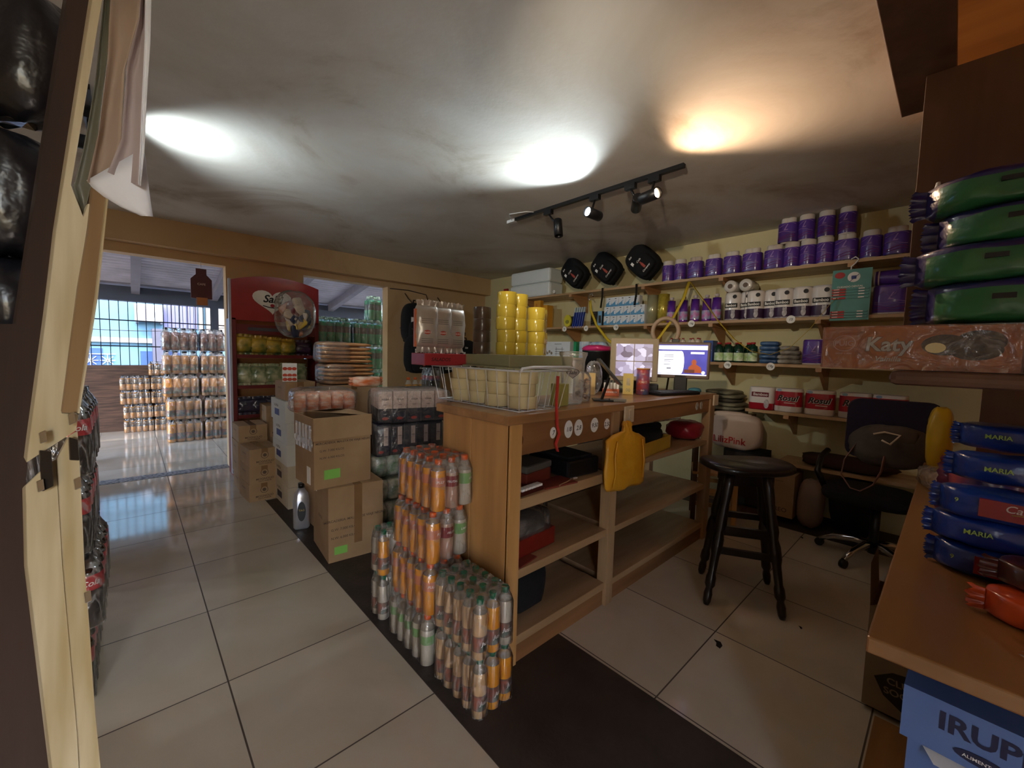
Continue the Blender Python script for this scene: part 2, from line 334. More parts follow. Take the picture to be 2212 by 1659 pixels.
# ------------------------------------------------------------------ bottles and shrink-wrapped packs
def obj_of(name, me, parent, loc=(0, 0, 0), rz=0):
    o = bpy.data.objects.new(name, me); C.objects.link(o); o.parent = parent; o.location = loc; o.rotation_euler = (0, 0, rz); return o
BTOP = mat('clear_bottle_neck', 'e6ddcc', .1, var=.03, alpha=.3, coat=.8)
def bottle_kind(r, h, liquid, capm, labm, lz=(.42, .64), fill=.72, txt=None, tsize=.02, tmi=None, waist=0, top=None):
    body = [(.7*r, 0), (r, .035*h), (r*(1-waist), lz[0]*h - .03*h), (r*(1-waist*.3), lz[0]*h), (r*(1-waist*.3), lz[1]*h), (r, lz[1]*h + .02*h), (r*.93, max(fill, lz[1]+.03)*h), (r*.62, .83*h), (.4*r, .9*h), (.38*r, .93*h)]
    mi = [0, 0, 0, 0, 0, 0, 1, 1, 1]
    bm = MB().lathe(body, 18, mi); lm = MB().lathe([(r*1.012, lz[0]*h), (r*1.012, lz[1]*h)], 18, 0, caps=(0, 0))
    if txt: lm.text(txt, 0, (lz[0]+lz[1])/2*h, tsize, 0, 1, shear=.25, bend=r*1.03, wmax=r*1.7)
    cm = MB().cyl((0, 0, .905*h), r*.47, .095*h, 14)
    return dict(r=r, h=h, body=bm.mesh([liquid, top or BTOP]), label=lm.mesh([labm, tmi or WHITEINK]), cap=cm.mesh(capm), raw=(bm, lm, cm), mats=(liquid, top or BTOP, labm, tmi or WHITEINK, capm))
def joined(k):
    if 'join' not in k:
        b, l, c = k['raw']; j = MB(); j.add(b.v, [], 0)
        j.v = []; 
        for q, off in ((b, 0), (l, 2), (c, 4)):
            n0 = len(j.v); j.v += q.v; j.f += [tuple(n0 + i for i in f) for f in q.f]; j.m += [m + off for m in q.m]; j.s += q.s
        k['join'] = j.mesh(k['mats'])
    return k['join']
def wrap_mesh(nx, ny, p, r, h, seed=0, neck=.62, wr=.0022):
    rnd = random.Random(seed); out = []; W = nx*p/2; D = ny*p/2; m = 8
    def side(n, L, fn):
        for i in range(n * m):
            t = (i + .5) / m; k = abs(cos(pi * t)) ** 2 if 0 < t < n else 0
            dip = 0 if (t < .5 or t > n - .5) else .26 * r * k
            out.append(fn(-L + t * p, dip))
    e = r - p/2 + .003
    side(nx, W, lambda s, d: (s, -D - e + d)); side(ny, D, lambda s, d: (W + e - d, s))
    side(nx, W, lambda s, d: (-s, D + e - d)); side(ny, D, lambda s, d: (-W - e + d, -s))
    # round the corners
    cr = r * .9; pts = []
    for x, y in out:
        ax, ay = abs(x) - (W + e - cr), abs(y) - (D + e - cr)
        if ax > 0 and ay > 0:
            k = cr / math.hypot(ax, ay); x = math.copysign(W + e - cr + ax*k, x); y = math.copysign(D + e - cr + ay*k, y)
        pts.append((x, y))
    rings = []; ph = [rnd.uniform(0, 6.28) for _ in range(4)]
    for q, (z, ins) in enumerate([(.004, .1), (.03*h, 0), (.2*h, 0), (.42*h, .04), (.6*h, .02), (.74*h, .05), (.84*h, .3), (.93*h, neck), (1.0*h, neck + .05)]):
        ring = []
        for i, (x, y) in enumerate(pts):
            w_ = wr * (sin(i*1.7 + ph[0] + q*.6) + sin(i*3.1 + ph[1] - q)) * .5
            d = ins * r + w_; L = math.hypot(x, y) or 1
            nxv = x / W if abs(x)/W > abs(y)/D else 0; nyv = y / D if abs(y)/D >= abs(x)/W else 0
            ring.append((x - math.copysign(min(d, abs(x)), x) * min(1, (abs(x)/W)**6), y - math.copysign(min(d, abs(y)), y) * min(1, (abs(y)/D)**6), z + (0 if q < 6 else .012*h*sin(i*.9 + ph[2]))))
        rings.append(ring)
    return MB().loft(rings, 0, True, (0, 0)).loft([rings[-1], [(x*.5, y*.5, z - .01*h) for x, y, z in rings[-1]]], 0, True, (0, 1))
_wraps = {}
def pack(kind, label, loc, rz, nx, ny, p, group, name='drink_pack', cat='drink pack', subs=True, wrap=True, kinds=None, seed=0, skip=(), neck=.62):
    t = thing(name, label, cat, loc, rz, group); rnd = random.Random(seed)
    for i in range(nx):
        for j in range(ny):
            if (i, j) in skip: continue
            k = kinds(i, j) if kinds else kind
            L = ((i - (nx-1)/2) * p, (j - (ny-1)/2) * p, 0); a = rnd.uniform(-.5, .5)
            if subs:
                b = obj_of('bottle', k['body'], t, L, a); obj_of('label', k['label'], b); obj_of('cap', k['cap'], b)
            else: obj_of('bottle', joined(k), t, L, a)
    if wrap:
        key = (nx, ny, p, kind['h'], seed % 2)
        if key not in _wraps: _wraps[key] = wrap_mesh(nx, ny, p, kind['r'], kind['h'], seed, neck).mesh(WRAP)
        obj_of('shrink_wrap', _wraps[key], t)
    return t
def liquid(name, c, c2=None): return mat(name, c, .12, coat=.6, col2=c2, var=.08, scale=6, spec=.5)
ORANGE = liquid('orange_soda', 'f0a432', 'e89826'); CAPO = mat('orange_cap', 'e2601e', .4); CAPG = mat('green_cap', '1f6f4e', .4); LABO = mat('orange_label', 'd8845c', .35); LABR = mat('dark_red_label', '8c1a26', .35)
LEMON = liquid('pale_lemon_soda', 'c9bfae'); LABG = mat('pale_green_label', '7fae6c', .35); JUICE = liquid('peach_juice', 'd4b084', 'caa272'); JUICEB = liquid('bright_orange_juice', 'f0a21c'); LABJ = mat('fruit_label', '5d6b60', .4, col2='a0523c', scale=25)
COLA = liquid('cola', '1c0e0c'); LABC = mat('red_cola_label', 'b3202a', .35, col2='c93a44'); CAPB = mat('black_cap', '151518', .4); CAPW = mat('white_cap', 'd0d0d0', .4)
GREENB = liquid('green_bottle', '269460', '38b078'); GTOP = mat('green_bottle_neck', '3bb384', .12, alpha=.6, coat=.5); LABGR = mat('dark_green_label', '20422e', .35, col2='3a5c46', scale=20)
k_or = bottle_kind(.034, .225, ORANGE, CAPO, LABO, txt='PULP', tsize=.016, waist=.05, lz=(.5, .68), fill=.8)
k_orr = bottle_kind(.034, .225, liquid('rose_soda', 'c39a84'), CAPO, LABR, txt='FRUTAL', tsize=.014, waist=.05, lz=(.45, .66))
k_org = bottle_kind(.034, .225, LEMON, CAPO, LABG, txt='LIMA', tsize=.014, waist=.05, lz=(.45, .66))
k_lem = bottle_kind(.034, .225, LEMON, CAPO, LABG, waist=.05, lz=(.45, .62))
k_ju = bottle_kind(.0295, .23, JUICE, CAPG, LABJ, lz=(.16, .42), txt='Justy', tsize=.022, fill=.78)
k_jb = bottle_kind(.0295, .23, JUICEB, CAPG, LABJ, lz=(.16, .42), txt='Justy', tsize=.022, fill=.78)
k_jw = bottle_kind(.0295, .23, LEMON, CAPG, LABJ, lz=(.16, .42), txt='Justy', tsize=.022, fill=.78)
k_co = bottle_kind(.047, .29, COLA, CAPB, LABC, lz=(.52, .72), txt='Cola', tsize=.03, fill=.80, waist=.04, top=COLA)
k_cm = bottle_kind(.034, .24, COLA, CAPW, LABC, lz=(.5, .7), fill=.78)
k_j2 = bottle_kind(.049, .315, liquid('amber_juice', 'd09a5e', 'c08648'), CAPB, mat('teal_fruit_label', '3f6c66', .4, col2='b3674a', scale=18), lz=(.14, .42), fill=.8)
k_j2b = bottle_kind(.049, .315, JUICEB, CAPB, mat('teal_fruit_label', '3f6c66'), lz=(.14, .42), fill=.8)
k_j2d = bottle_kind(.049, .315, liquid('grape_juice', '8a5a50', '7a4a44'), CAPB, mat('dark_fruit_label', '3c3a48', .4, col2='7a3c3c', scale=18), lz=(.14, .42), fill=.8)
k_sm = bottle_kind(.034, .215, liquid('malt_drink', 'd09040', 'b87a30'), CAPB, mat('dark_malt_label', '2c2220', .4, col2='8a6030', scale=14), lz=(.42, .80), fill=.83, top=mat('dark_neck', '3a2e2c', .2))
k_gr = bottle_kind(.053, .36, GREENB, mat('pale_green_cap', 'bfe0cc', .4), LABGR, lz=(.42, .66), fill=.82, top=GTOP)
k_am = bottle_kind(.042, .30, liquid('apple_soda', 'b8813a'), CAPO, mat('yellow_label', 'd8b050', .4, col2='9c2a20', scale=18), lz=(.45, .62))
k_pe = bottle_kind(.034, .235, COLA, CAPB, mat('blue_label', '24325e', .4, col2='b03a3a', scale=14), lz=(.42, .64), top=COLA)
# orange soda column against the counter end: four layers
names = ['bottom layer of lemon bottles', 'second layer up', 'third layer up', 'topmost layer']
for q in range(4):
    kd = (lambda i, j: k_lem) if q == 0 else (lambda i, j, q=q: (k_or if i == 0 else (k_orr if i == 1 else k_org)))
    pack(k_or, 'shrink-wrapped soda pack beside the counter end, ' + names[q], ((.99, 1.0, 1.01, 1.033)[q], 1.625, .225*q), 0, 3, 5, .069, 'soda packs stacked against the counter end', kinds=kd, seed=q)
for q in range(2):
    pack(k_ju, ('upper' if q else 'lower') + ' shrink-wrapped juice pack with green caps in the front corner', (.99 - .005*q, 1.255, .232*q), 0, 3, 5, .062, 'juice packs in the front corner',
         kinds=lambda i, j, q=q: (k_jb if i == 1 and j == 0 or (i == 2 and j == 0 and q == 0) else (k_ju if i < 2 else k_jw)), seed=q+5)
for q in range(2):
    pack(k_ju, ('upper' if q else 'lower') + ' juice pack with green caps behind the orange soda column', (.945, 1.93, .232*q), 0, 2, 2, .064, 'juice packs behind the soda column',
         kinds=lambda i, j, q=q: (k_jb if (i, j) == (0, 0) and q else k_jw), seed=q+9)
# cola column at the left post
for q in range(4):
    pack(k_co, 'cola bottle pack by the left wooden post, ' + ['at the floor', 'second from the floor', 'second from the top', 'topmost'][q], (-.255 + (-.02, .015, -.01, .0)[q], 2.42 - .012*q, .293*q), 0, 3, 6, .097, 'cola packs by the left post', seed=q, subs=True)
# veranda: juice stacks, malt bottles, green soda wall
for q in range(5):
    for s_, (nx, x0) in enumerate(((4, .53), (3, .90))):
        kk = k_j2d if q == 4 else k_j2
        pack(k_j2, 'large juice bottle pack on the veranda, %s layer of the %s stack' % (('lowest', 'second', 'middle', 'fourth', 'top')[q], ('left', 'right')[s_]), (x0 + (.03 if q < 2 else 0), 7.52, .322*q), 0, nx, 3, .1, 'juice packs stacked on the veranda', subs=False,
             kinds=lambda i, j, q=q, kk=kk, s_=s_: (k_j2b if (q < 3 and s_ == 0 and i == 0) else kk), seed=q)
for q in range(4):
    for s_, (nx, x0) in enumerate(((5, .055 + (.03 if q < 2 else 0)), (3, .34 + (.03 if q < 2 else 0)))):
        pack(k_sm, 'small malt bottle pack by the far wall, %s layer on the %s' % (('lowest', 'second', 'third', 'top')[q], ('left', 'right')[s_]), (x0, 8.68, .22*q), 0, nx, 3, .07, 'malt packs by the far wall', subs=False, seed=q)
pack(k_sm, 'small malt bottle pack sitting alone above the right malt stack', (.32, 8.68, .88), 0, 3, 2, .07, None, subs=False)
for q in range(3):
    pack(k_j2d if q < 2 else k_j2, 'bottle pack at the far left of the veranda, ' + ('lowest', 'middle', 'topmost')[q], (-.58, 6.6, .322*q), 0, 2, 2, .1, 'packs at the left of the veranda', subs=False, seed=q)
for q in range(5):
    for s_, x0 in enumerate((2.08, 2.64)):
        pack(k_gr, 'green soda bottle pack, %s row of the %s half of the wall of bottles' % (('lowest', 'second', 'middle', 'fourth', 'top')[q], ('left', 'right')[s_]), (x0 - (.03 if q < 3 else 0) + (0.02 if s_ else 0), 6.08, .363*q), 0, 5, 3, .109, 'green soda packs beyond the opening', subs=False, seed=q)
pack(k_gr, 'pair of green soda bottles on top of the wall of green bottles', (2.74, 6.08, .363*5), 0, 2, 2, .109, None, subs=False)
# behind the counter: apple soda and dark packs
for i in range(4):
    t = thing('soda_bottle', 'apple soda bottle with orange cap, %s from the left below the hanging backpacks' % ORD[i], 'bottle', (2.5 + i*.095, 4.55, .745), .2*i, 'apple soda bottles')
    obj_of('body', k_am['body'], t); obj_of('label', k_am['label'], t); obj_of('cap', k_am['cap'], t)
for q in range(5):
    pack(k_pe, 'dark cola pack behind the counter, %s of the column' % ('lowest', 'second', 'middle', 'fourth', 'topmost')[q], (2.47, 3.98, .238*q), 0, 2, 3, .072, 'dark packs behind the counter', subs=False, seed=q)
# silver jug on the dark strip
jg = thing('detergent_jug', 'silver plastic jug with black cap and dark oval label behind the big cartons', 'jug', (.925, 3.3, 0), facing(.9, 3.3))
SIL = mat('silver_plastic', 'b9bac4', .22, .5, coat=.6)
MB().loft([[(x*k, y*k, z) for x, y in rrect(.115, .07, .03)] for z, k in ((0, .9), (.015, 1), (.22, 1), (.27, .85), (.3, .5), (.315, .35))], 0, True).part('body', SIL, jg)
MB().cyl((0, 0, .315), .022, .035, 16).part('cap', BLACK, jg)
MB().disc((0, -.038, .14), .028, .075, 0, 20, .004).text('TAG', 0, .15, .02, -.0405, 1).part('label', [BLACK, mat('gold_ink', 'b89a50', .5)], jg)
# ------------------------------------------------------------------ cartons
def carton(label, loc, rz, w, d, h, mt=None, group=None, side=None, sidel=None, name='cardboard_box', txt=None, logo=False, tape=True, bev=.004, stick=None):
    t = thing(name, label, 'box', loc, rz, group); mt = mt or CARD
    b = MB().box(0, w, 0, d, 0, h, 0)
    if txt:
        for s, cx, cz, sz in txt: b.text(s, cx, cz, sz, -.0012, 1, off=.015)
    if logo:
        b.disc((w*.5, -.0008, h*.62), h*.2, h*.2, 1, 20, .0008); b.disc((w*.5, -.0016, h*.62), h*.17, h*.17, 0, 20, .0008)
        b.disc((w*.5, -.0022, h*.62), h*.1, h*.1, 1, 16, .0006)
    if side:
        X = Matrix.Rotation(-pi/2, 4, 'Z') @ Matrix.Translation((-d, 0, 0))
        for s, cx, cz, sz, mi in side: b.text(s, cx, cz, sz, -.0012, mi, X=X, off=.015)
    b.part('body', [mt, mat('stencil_ink', '5c4a3a', .7), mat('blue_print', '3c4a8c', .6)], t, bev=0)
    if tape: MB().box(w/2-.025, w/2+.025, -.0015, d+.001, h-.04 if not stick else h-.3, h+.0015).part('tape', TAPE, t)
    return t
c0 = carton('large closed cardboard carton standing on the floor, lower of the two big ones', (.889, 2.617, 0), R(-5), .35, .40, .487, tape=False,
    txt=[('MERCADERIA: MALETA DE VIAJE NEGRO', .17, .27, .022), ('G.W: 7.000 KILOS', .1, .215, .022), ('N.W: 6.000 KILOS', .1, .16, .022)], side=[('FRAGIL', .2, .25, .03, 1)])
MB().box(.16, .21, -.002, 0, .10, .487).box(.16, .21, -.002, .4, .4865, .489).part('tape', TAPE, c0)
MB().box(.035, .115, -.0025, 0, .05, .10).part('sticker', GREENST, c0)
MB().box(-.002, 0, .30, .36, .39, .47).part('sticker', PAPER, c0, label='white paper sticker')
# open carton above
oc = thing('open_carton', 'large open cardboard carton with a folded collar, on top of the closed one', 'box', (.812, 2.636, .489), R(2))
W_, D_, H_ = .365, .34, .445; th = .006
MB().box(0, W_, 0, D_, 0, th).box(0, W_, 0, th, th, H_).box(0, W_, D_-th, D_, th, H_).box(0, th, th, D_-th, th, H_).box(W_-th, W_, th, D_-th, th, H_)\
  .text('MERCADERIA: MALETA DE VIAJE NEGRO', .19, .285, .02, -.001, 1, off=.015).text('G.W: 7.000 KILOS', .11, .24, .02, -.001, 1, off=.015).text('N.W: 6.000 KILOS', .11, .195, .02, -.001, 1, off=.015).part('body', [CARD, MATS['stencil_ink']], oc)
MB().box(-.006, W_+.006, -.006, 0, .305, H_+.004).box(-.006, 0, 0, D_, .30, H_+.004).part('collar', CARD, oc, bev=.002)
MB().add([(W_, 0, H_), (W_, D_, H_), (.05, D_+.0, H_+.008), (W_-.05, .0, H_+.002)], [(0, 1, 2, 3)]).add([(W_-.02, D_, H_), (.06, D_, H_), (.20, D_-.14, H_+.03)], [(0, 1, 2)]).part('flap', CARD, oc)
MB().box(.06, .16, -.0025, 0, .055, .115).part('sticker', GREENST, oc)
MB().box(-.0025, 0, .06, .12, .02, .13).part('sticker', PAPER, oc, label='white shipping label')
fm = MB()
for i in range(5): fm.box(-.009, -.007, .02+i*.06, .065+i*.06, .24, .40)
fm.box(-.0095, -.0075, .0, .33, .27, .31).part('tape', film('glossy_tape', op=.12, bs=14, bstr=1, gl_=.25), oc)
# brown boxes with round logo
SZ = (.235, .33, .155)
def mog(i, label, loc, rz=0):
    return carton(label, loc, rz, *SZ, group='brown noodle cartons', txt=[('MOGNOLIO', .12, .04, .026), ('PASTA PREMIUM', .12, .02, .014)], logo=True, side=[('MOGNOLIO', .16, .1, .02, 1)])
for q in range(3): mog(q, 'small brown carton, %s of the front three-high stack' % ('bottom', 'middle', 'top')[q], (.735 + .004*q, 4.125, .156*q), R(3))
for q in range(4): mog(q, 'small brown carton, %s of the four-high stack behind' % ('bottom', 'second', 'third', 'top')[q], (.722 + (.01, 0, 0, .005)[q], 4.5, .156*q), 0)
for q in range(5): mog(q, 'small brown carton, %s of the five-high stack by the red display' % ('bottom', 'second', 'third', 'fourth', 'top')[q], (.985, 4.64, .156*q), R(-2))
for q in range(5):
    w5 = carton('white carton, %s of the tall white stack' % ('bottom', 'second', 'middle', 'fourth', 'top')[q], (.945 - (.0, 0, .003, .0, .012)[q], 3.745, .184*q), 0, .27, .46, .182, mt=CARDW if q > 1 else mat('off_white_board', 'c8b8a0', .75), group='white cartons', tape=False,
                side=[('LA ESPIGA', .18, .13, .03, 1)])
    X = 0; MB().box(-.002, 0, .19, .33, .045, .10).part('label', MATS['blue_print'] if q > 1 else mat('dark_print', '3c3440', .6), w5)
mog(9, 'small brown carton lying on top of the white stack', (.95, 3.80, .922))
tc_ = thing('canned_food_pack', 'tall pack printed with red tomatoes on the small carton above the white stack', 'food pack', (1.0, 3.86, 1.079), facing(1, 3.8))
b = MB().box(-.055, .055, -.03, .03, 0, .155, 0)
for q, z in enumerate((.02, .055, .11)):
    for i in range(3): b.disc((-.035 + i*.035, -.031, z), .018, .014, 1, 12, .001)
b.part('carton', [PAPER, mat('tomato_print', 'c8452a', .5)], tc_)
MB().box(-.05, .05, -.0315, -.030, .035, .045).part('label', PAPER, tc_)
# hidden supports behind the big cartons
for q in range(2): carton('plain brown carton under the orange bag, %s one' % ('lower', 'upper')[q], (1.0, 3.08, .445*q), 0, .30, .38, .443, group='plain cartons under the orange bag')
for q in range(3): carton('plain brown carton under the flour bundles, %s one' % ('lowest', 'middle', 'upper')[q], (1.24, 3.60, .352*q), 0, .42, .34, .35, group='plain cartons under the flour')
# ------------------------------------------------------------------ soft packs
def pillow(mb, w, d, h, c=(0, 0, 0), e=.45, noise=.03, seed=0, mi=0, crimp=True, X=None, nu=28, nv=14, cw=.03, fin='z'):
    """pillow bag lying along x, sealed at the two x ends"""
    rnd = random.Random(seed); ph = [rnd.uniform(0, 6.28) for _ in range(6)]; rings = []; n = 22
    for i in range(n + 1):
        t = -1 + 2*i/n; k = (1 - abs(t) ** 4) ** .6 if abs(t) < 1 else 0
        sy, sz = (max(k, .05), .84 + .16*k) if fin == 'z' else (.86 + .14*k, max(k, .05))
        x = t * (w/2 - cw); ring = []
        for j in range(nu):
            a = 2*pi*j/nu; sg = lambda v, p: math.copysign(abs(v)**p, v)
            nn = 1 + noise * (sin(3*a + ph[0] + 5*t) + .7*sin(5*a - 7*t + ph[1]) + .5*sin(8*a + 11*t + ph[2]) + .4*sin(2*a + 17*t + ph[4])) * min(1, k + .2)
            ring.append((c[0] + x, c[1] + d/2 * sg(cos(a), e) * sy * nn, c[2] + h/2 + h/2 * sg(sin(a), e) * sz * nn))
        rings.append(ring)
    mb.loft(rings, mi, True, (1, 1), X)
    if crimp:
        for s in (-1, 1):
            m_ = 18; vs = []; fs = []; xi = c[0] + s*(w/2 - cw - .003)
            for i in range(m_ + 1):
                q_ = -1 + 2*i/m_; wv = .006*sin(i*1.1 + ph[3]) + .004*sin(i*2.3 + ph[4]); xo = c[0] + s*(w/2 + (.003 if i % 2 else -.003) - .006*q_*q_)
                for o in (0, .0015):
                    for x, g, u in ((xi, .82, 0), (c[0] + s*(w/2 - cw*.5), .88, .5), (xo, .96, 1.5)):
                        if fin == 'z': vs.append((x, c[1] + wv*u + o, c[2] + h/2 + h/2*g*q_))
                        else: vs.append((x, c[1] + d/2*g*q_, c[2] + h/2 + wv*u + o))
                if i: q = 6*i; fs += [(q-6, q, q+1, q-5), (q-5, q+1, q+2, q-4), (q-3, q-2, q+4, q+3), (q-2, q-1, q+5, q+4)]
            mb.add(vs, fs, mi, True, X)
    return mb
KRAFT = mat('flour_paper', 'c99a6c', .75, col2='b98656', scale=7)
for b_ in range(2):
    t = thing('flour_bundle', ('upper' if b_ else 'lower') + ' clear-wrapped bundle of five brown flour bags', 'flour bundle', (1.44 - .02*b_, 3.76, 1.058 + .187*b_), R(-4 if b_ else 4), 'flour bundles')
    for i in range(5):
        MB().ell((0, 0, .018), (.215, .14, .0185), .25, 28, 10, 0, .012, i + 5*b_, e2=.62).part('flour_bag', KRAFT, t, (random.Random(i).uniform(-.006, .006), 0, .036*i))
    MB().ell((-.10, 0, .092), (.135, .150, .094), .35, 32, 12, 0, .03, b_).part('plastic_wrap', BAGF, t)
ob = thing('noodle_bundle', 'clear bag of orange and white noodle packets on the stack behind the open carton', 'food bundle', (1.065, 3.25, .89), R(-4))
ORB = mat('orange_pack', 'e0753c', .35, col2='f0d9c4', scale=9, stretch=(1, 1, 3))
for i in range(5):
    MB().ell((0, 0, .075), (.042, .11, .078), .35, 16, 8, 0, .03, i).part('packet', ORB, ob, (-.155 + i*.078, 0, 0), .1*(i-2))
MB().ell((0, 0, .09), (.225, .145, .096), .4, 32, 12, 0, .03, 3).part('plastic_wrap', BAGF, ob)
ob2 = pillow(MB(), .3, .16, .08).solo('orange_bag', ORB, 'flat orange packet between the flour bundles and the coffee packs', 'food bag', (1.45, 3.35, 1.062), R(5))
NAVY = mat('navy_pack', '2a2638', .35, var=.2); PINKW = mat('pinkish_white_print', 'd8c2b8', .45, col2='c8aca0', scale=20); REDL = mat('red_spot_print', 'b0302c', .4)
def brick(t, x, y, w, d, h, style):
    b = MB()
    if style == 0:
        b.box(0, w, 0, d, 0, h*.45, 0).box(0, w, 0, d, h*.45, h, 1).disc((w*.5, -.001, h*.14), w*.24, h*.05, 2, 14, .001).text('YERBA', w*.5, h*.75, .018, -.0012, 3, wmax=w*.7)
        b.text('suave', w*.5, h*.58, .012, -.0012, 3, wmax=w*.6)
    else:
        b.box(0, w, 0, d, 0, h, 0).box(w*.5, w*.85, -.001, 0, h*.32, h*.88, 1).disc((w*.3, -.001, h*.13), w*.2, h*.05, 2, 14, .001).text('YERBA', w*.67, h*.6, .013, -.0022, 3, wmax=w*.3)
    b.part('packet', [NAVY, PINKW, REDL, INK], t, (x, y, 0), 0, bev=.006)
for q, (x0, y0, z0, st, nm) in enumerate(((1.33, 2.88, .57, 1, 'lower clear-wrapped bundle of navy tea packs with white label strips'), (1.33, 2.86, .826, 0, 'upper clear-wrapped bundle of tea packs, pinkish above and navy below'))):
    t = thing('tea_bundle', nm, 'food bundle', (x0, y0, z0), R(-14 if q else -6)); n = 5
    for i in range(n):
        for j in range(3): brick(t, i*.108, j*.105, .10, .098, .245 if not q else .235, st)
    MB().ell((.27, .155, .123), (.30, .185, .128), .28, 36, 12, 0, .012, q).part('plastic_wrap', BAGF, t)
GRN = mat('green_white_bag', 'e0dccc', .4, col2='3a7a3c', scale=12); GRB = mat('mixed_grain_bag', 'c0ae8c', .45, col2='4c6a42', scale=12)
for q in range(3):
    t = thing('rice_bundle', 'clear-wrapped bundle of grain bags under the tea packs, %s one' % ('lowest', 'middle', 'topmost')[q], 'food bundle', (1.34, 2.94, .188*q), R((3, -4, 2)[q]), 'grain bundles')
    for i in range(4):
        MB().ell((.06, .13, .09), (.062, .13, .092), .5, 16, 10, 0, .05, i+q*4).part('grain_bag', [GRN if q == 2 else GRB][0], t, (i*.118, 0, 0))
    MB().ell((.235, .13, .094), (.265, .155, .096), .35, 32, 10, 0, .02, q).part('plastic_wrap', BAGF, t)
# pallet of support under lower dark packs and sodas
carton('brown carton under the apple soda bottles, upper one', (2.42, 4.42, .372), 0, .5, .34, .37, group='cartons under the apple sodas', tape=False)
carton('brown carton under the apple soda bottles, lower one', (2.42, 4.42, 0), 0, .5, .34, .37, group='cartons under the apple sodas', tape=False)
nb = thing('drinks_cooler', 'slim navy cooler panel with pale blue stickers beside the counter end', 'cooler', (2.33, 3.52, 0))
MB().box(0, .26, 0, .3, 0, .84).part('cabinet', mat('navy_panel', '1c2440', .35), nb, bev=.01)
s_ = MB()
for i in range(4): s_.box(.10, .2, -.0015, 0, .2 + i*.15, .25 + i*.15)
s_.part('sticker', mat('pale_blue_sticker', '9ab0cc', .4), nb)
# ------------------------------------------------------------------ red snack display stand
st = thing('display_stand', 'red snack display stand with a curved header and heart-shaped logo before the pier', 'display stand', (.77, 5.02, 0))
RED = mat('header_red', 'a01c28', .3, coat=.5); DRED = mat('dark_red_metal', '6a1a1c', .4); TANB = mat('tan_back_panel', 'b07c50', .7, var=.1)
pts = [(.0, 0)] + [(x, .40 + .075 * (1 - ((x - .42)/.42)**2)) for x in [i*.84/14 for i in range(15)]] + [(.84, 0)]
hd = MB().loft([[(x, y, z) for x, z in pts] for y in (.03, 0)], 0, False)
hd.part('header', [RED], st, (0, 0, 1.64))
hb = MB(); heart = [(.185*math.sin(t)**3*1.0 + .02*0, .012*(13*cos(t) - 5*cos(2*t) - 2*cos(3*t) - cos(4*t))*.72) for t in [2*pi*i/40 for i in range(40)]]
hb.poly(heart, -.004, 0, .004).text('Salti', 0, .02, .11, -.0055, 1, shear=.3, off=.025, wmax=.3)
hb.tube([(-.09 + i*.02, -.006, -.055 - .018*sin(pi*i/9)) for i in range(10)], .005, 6, 1)
hb.disc((.0, -.006, -.05), .022, .018, 2, 14, .001)
hb.part('logo', [WHITEINK, INK, MATS['header_red']], st, (.37, -.003, 1.86))
MB().box(0, .04, .0, .32, 0, 1.66).part('side_post', DRED, st, bev=.004)
MB().box(.80, .84, .0, .32, 0, 1.66).part('side_post', DRED, st, bev=.004)
MB().box(-.02, 0, .0, .05, .05, 2.05).part('edge_strip', mat('white_edge', 'b8bccc', .4), st)
bk = MB()
for i in range(15): bk.box(.04, .80, .28, .295, .08 + i*.106, .08 + i*.106 + .10)
bk.part('back_panel', TANB, st)
for z, d in ((1.25, 0), (.93, 0), (.62, 0), (.05, 0)):
    s_ = MB().box(.04, .80, .0, .28, z, z + .018).box(.04, .80, -.01, .0, z, z+.035); s_.part('shelf', DRED, st)
MB().box(.04, .80, 0, .02, 1.5, 1.6).box(.14, .62, -.002, .0, 1.535, 1.57, 1).part('price_rail', [DRED, mat('grey_label_strip', '4a4450', .5)], st)
for z in (.02,): MB().cyl((.03, .03, 0), .018, .03, 12).cyl((.8, .03, 0), .018, .03, 12).part('caster', CHROME, st)
YB = mat('yellow_snack_bag', 'd0aa38', .3, col2='3c5a2c', scale=7, coat=.4); GB = mat('green_snack_bag', '4c6a3c', .3, col2='d0cca8', scale=8, coat=.4); DB = mat('dark_snack_bag', '2a2a3c', .3, col2='4a4254', scale=9, coat=.4); PUR = mat('purple_snack_bag', '3a2440', .3, coat=.4)
def sbag(label, x, y, z, w, h, m, a=0, txt='TATO', seed=0, group=None):
    t = thing('snack_bag', label, 'snack bag', (x, y, z), a, group)
    X = Matrix.Rotation(pi/2, 4, 'Y')
    b = MB(); pillow(b, h, w, .085, (0, 0, 0), .85, .05, seed, 0, True, fin='y', X=Matrix.Translation((0, -.035, h/2)) @ Matrix.Rotation(pi/2, 4, 'X') @ Matrix.Rotation(pi/2, 4, 'Z'))
    b.part('bag', m, t)
    MB().text(txt, 0, h*.55, w*.36, -.088, 0, off=.02, wmax=w*.7).part('lettering', REDINK, t)
    return t
for i in range(4): sbag('yellow crisps bag on the upper display shelf, %s from the left' % ORD[i], .885 + i*.135, 5.16, 1.272, .165, .23 - .012*i, YB, .1*(i-1), seed=i, group='yellow crisps bags')
sbag('dark purple snack bag at the right end of the upper display shelf', 1.46, 5.16, 1.272, .17, .19, PUR, seed=8, txt='TO')
for i in range(5): sbag('green crisps bag on the middle display shelf, %s from the left' % ORD[i], .885 + i*.13, 5.16, .952, .15, .24 + .01*(i == 3), GB, .1*(i-2), seed=20+i, group='green crisps bags')
for i in range(4): sbag('dark snack bag on the low display shelf, %s from the left' % ORD[i], .88 + i*.13, 5.16, .642, .16, .2, DB, .1, seed=30+i, group='dark snack bags')
bm = MB().ell((0, 0, 0), (.20, .10, .25), .75, 28, 18, 0, .06, 4)
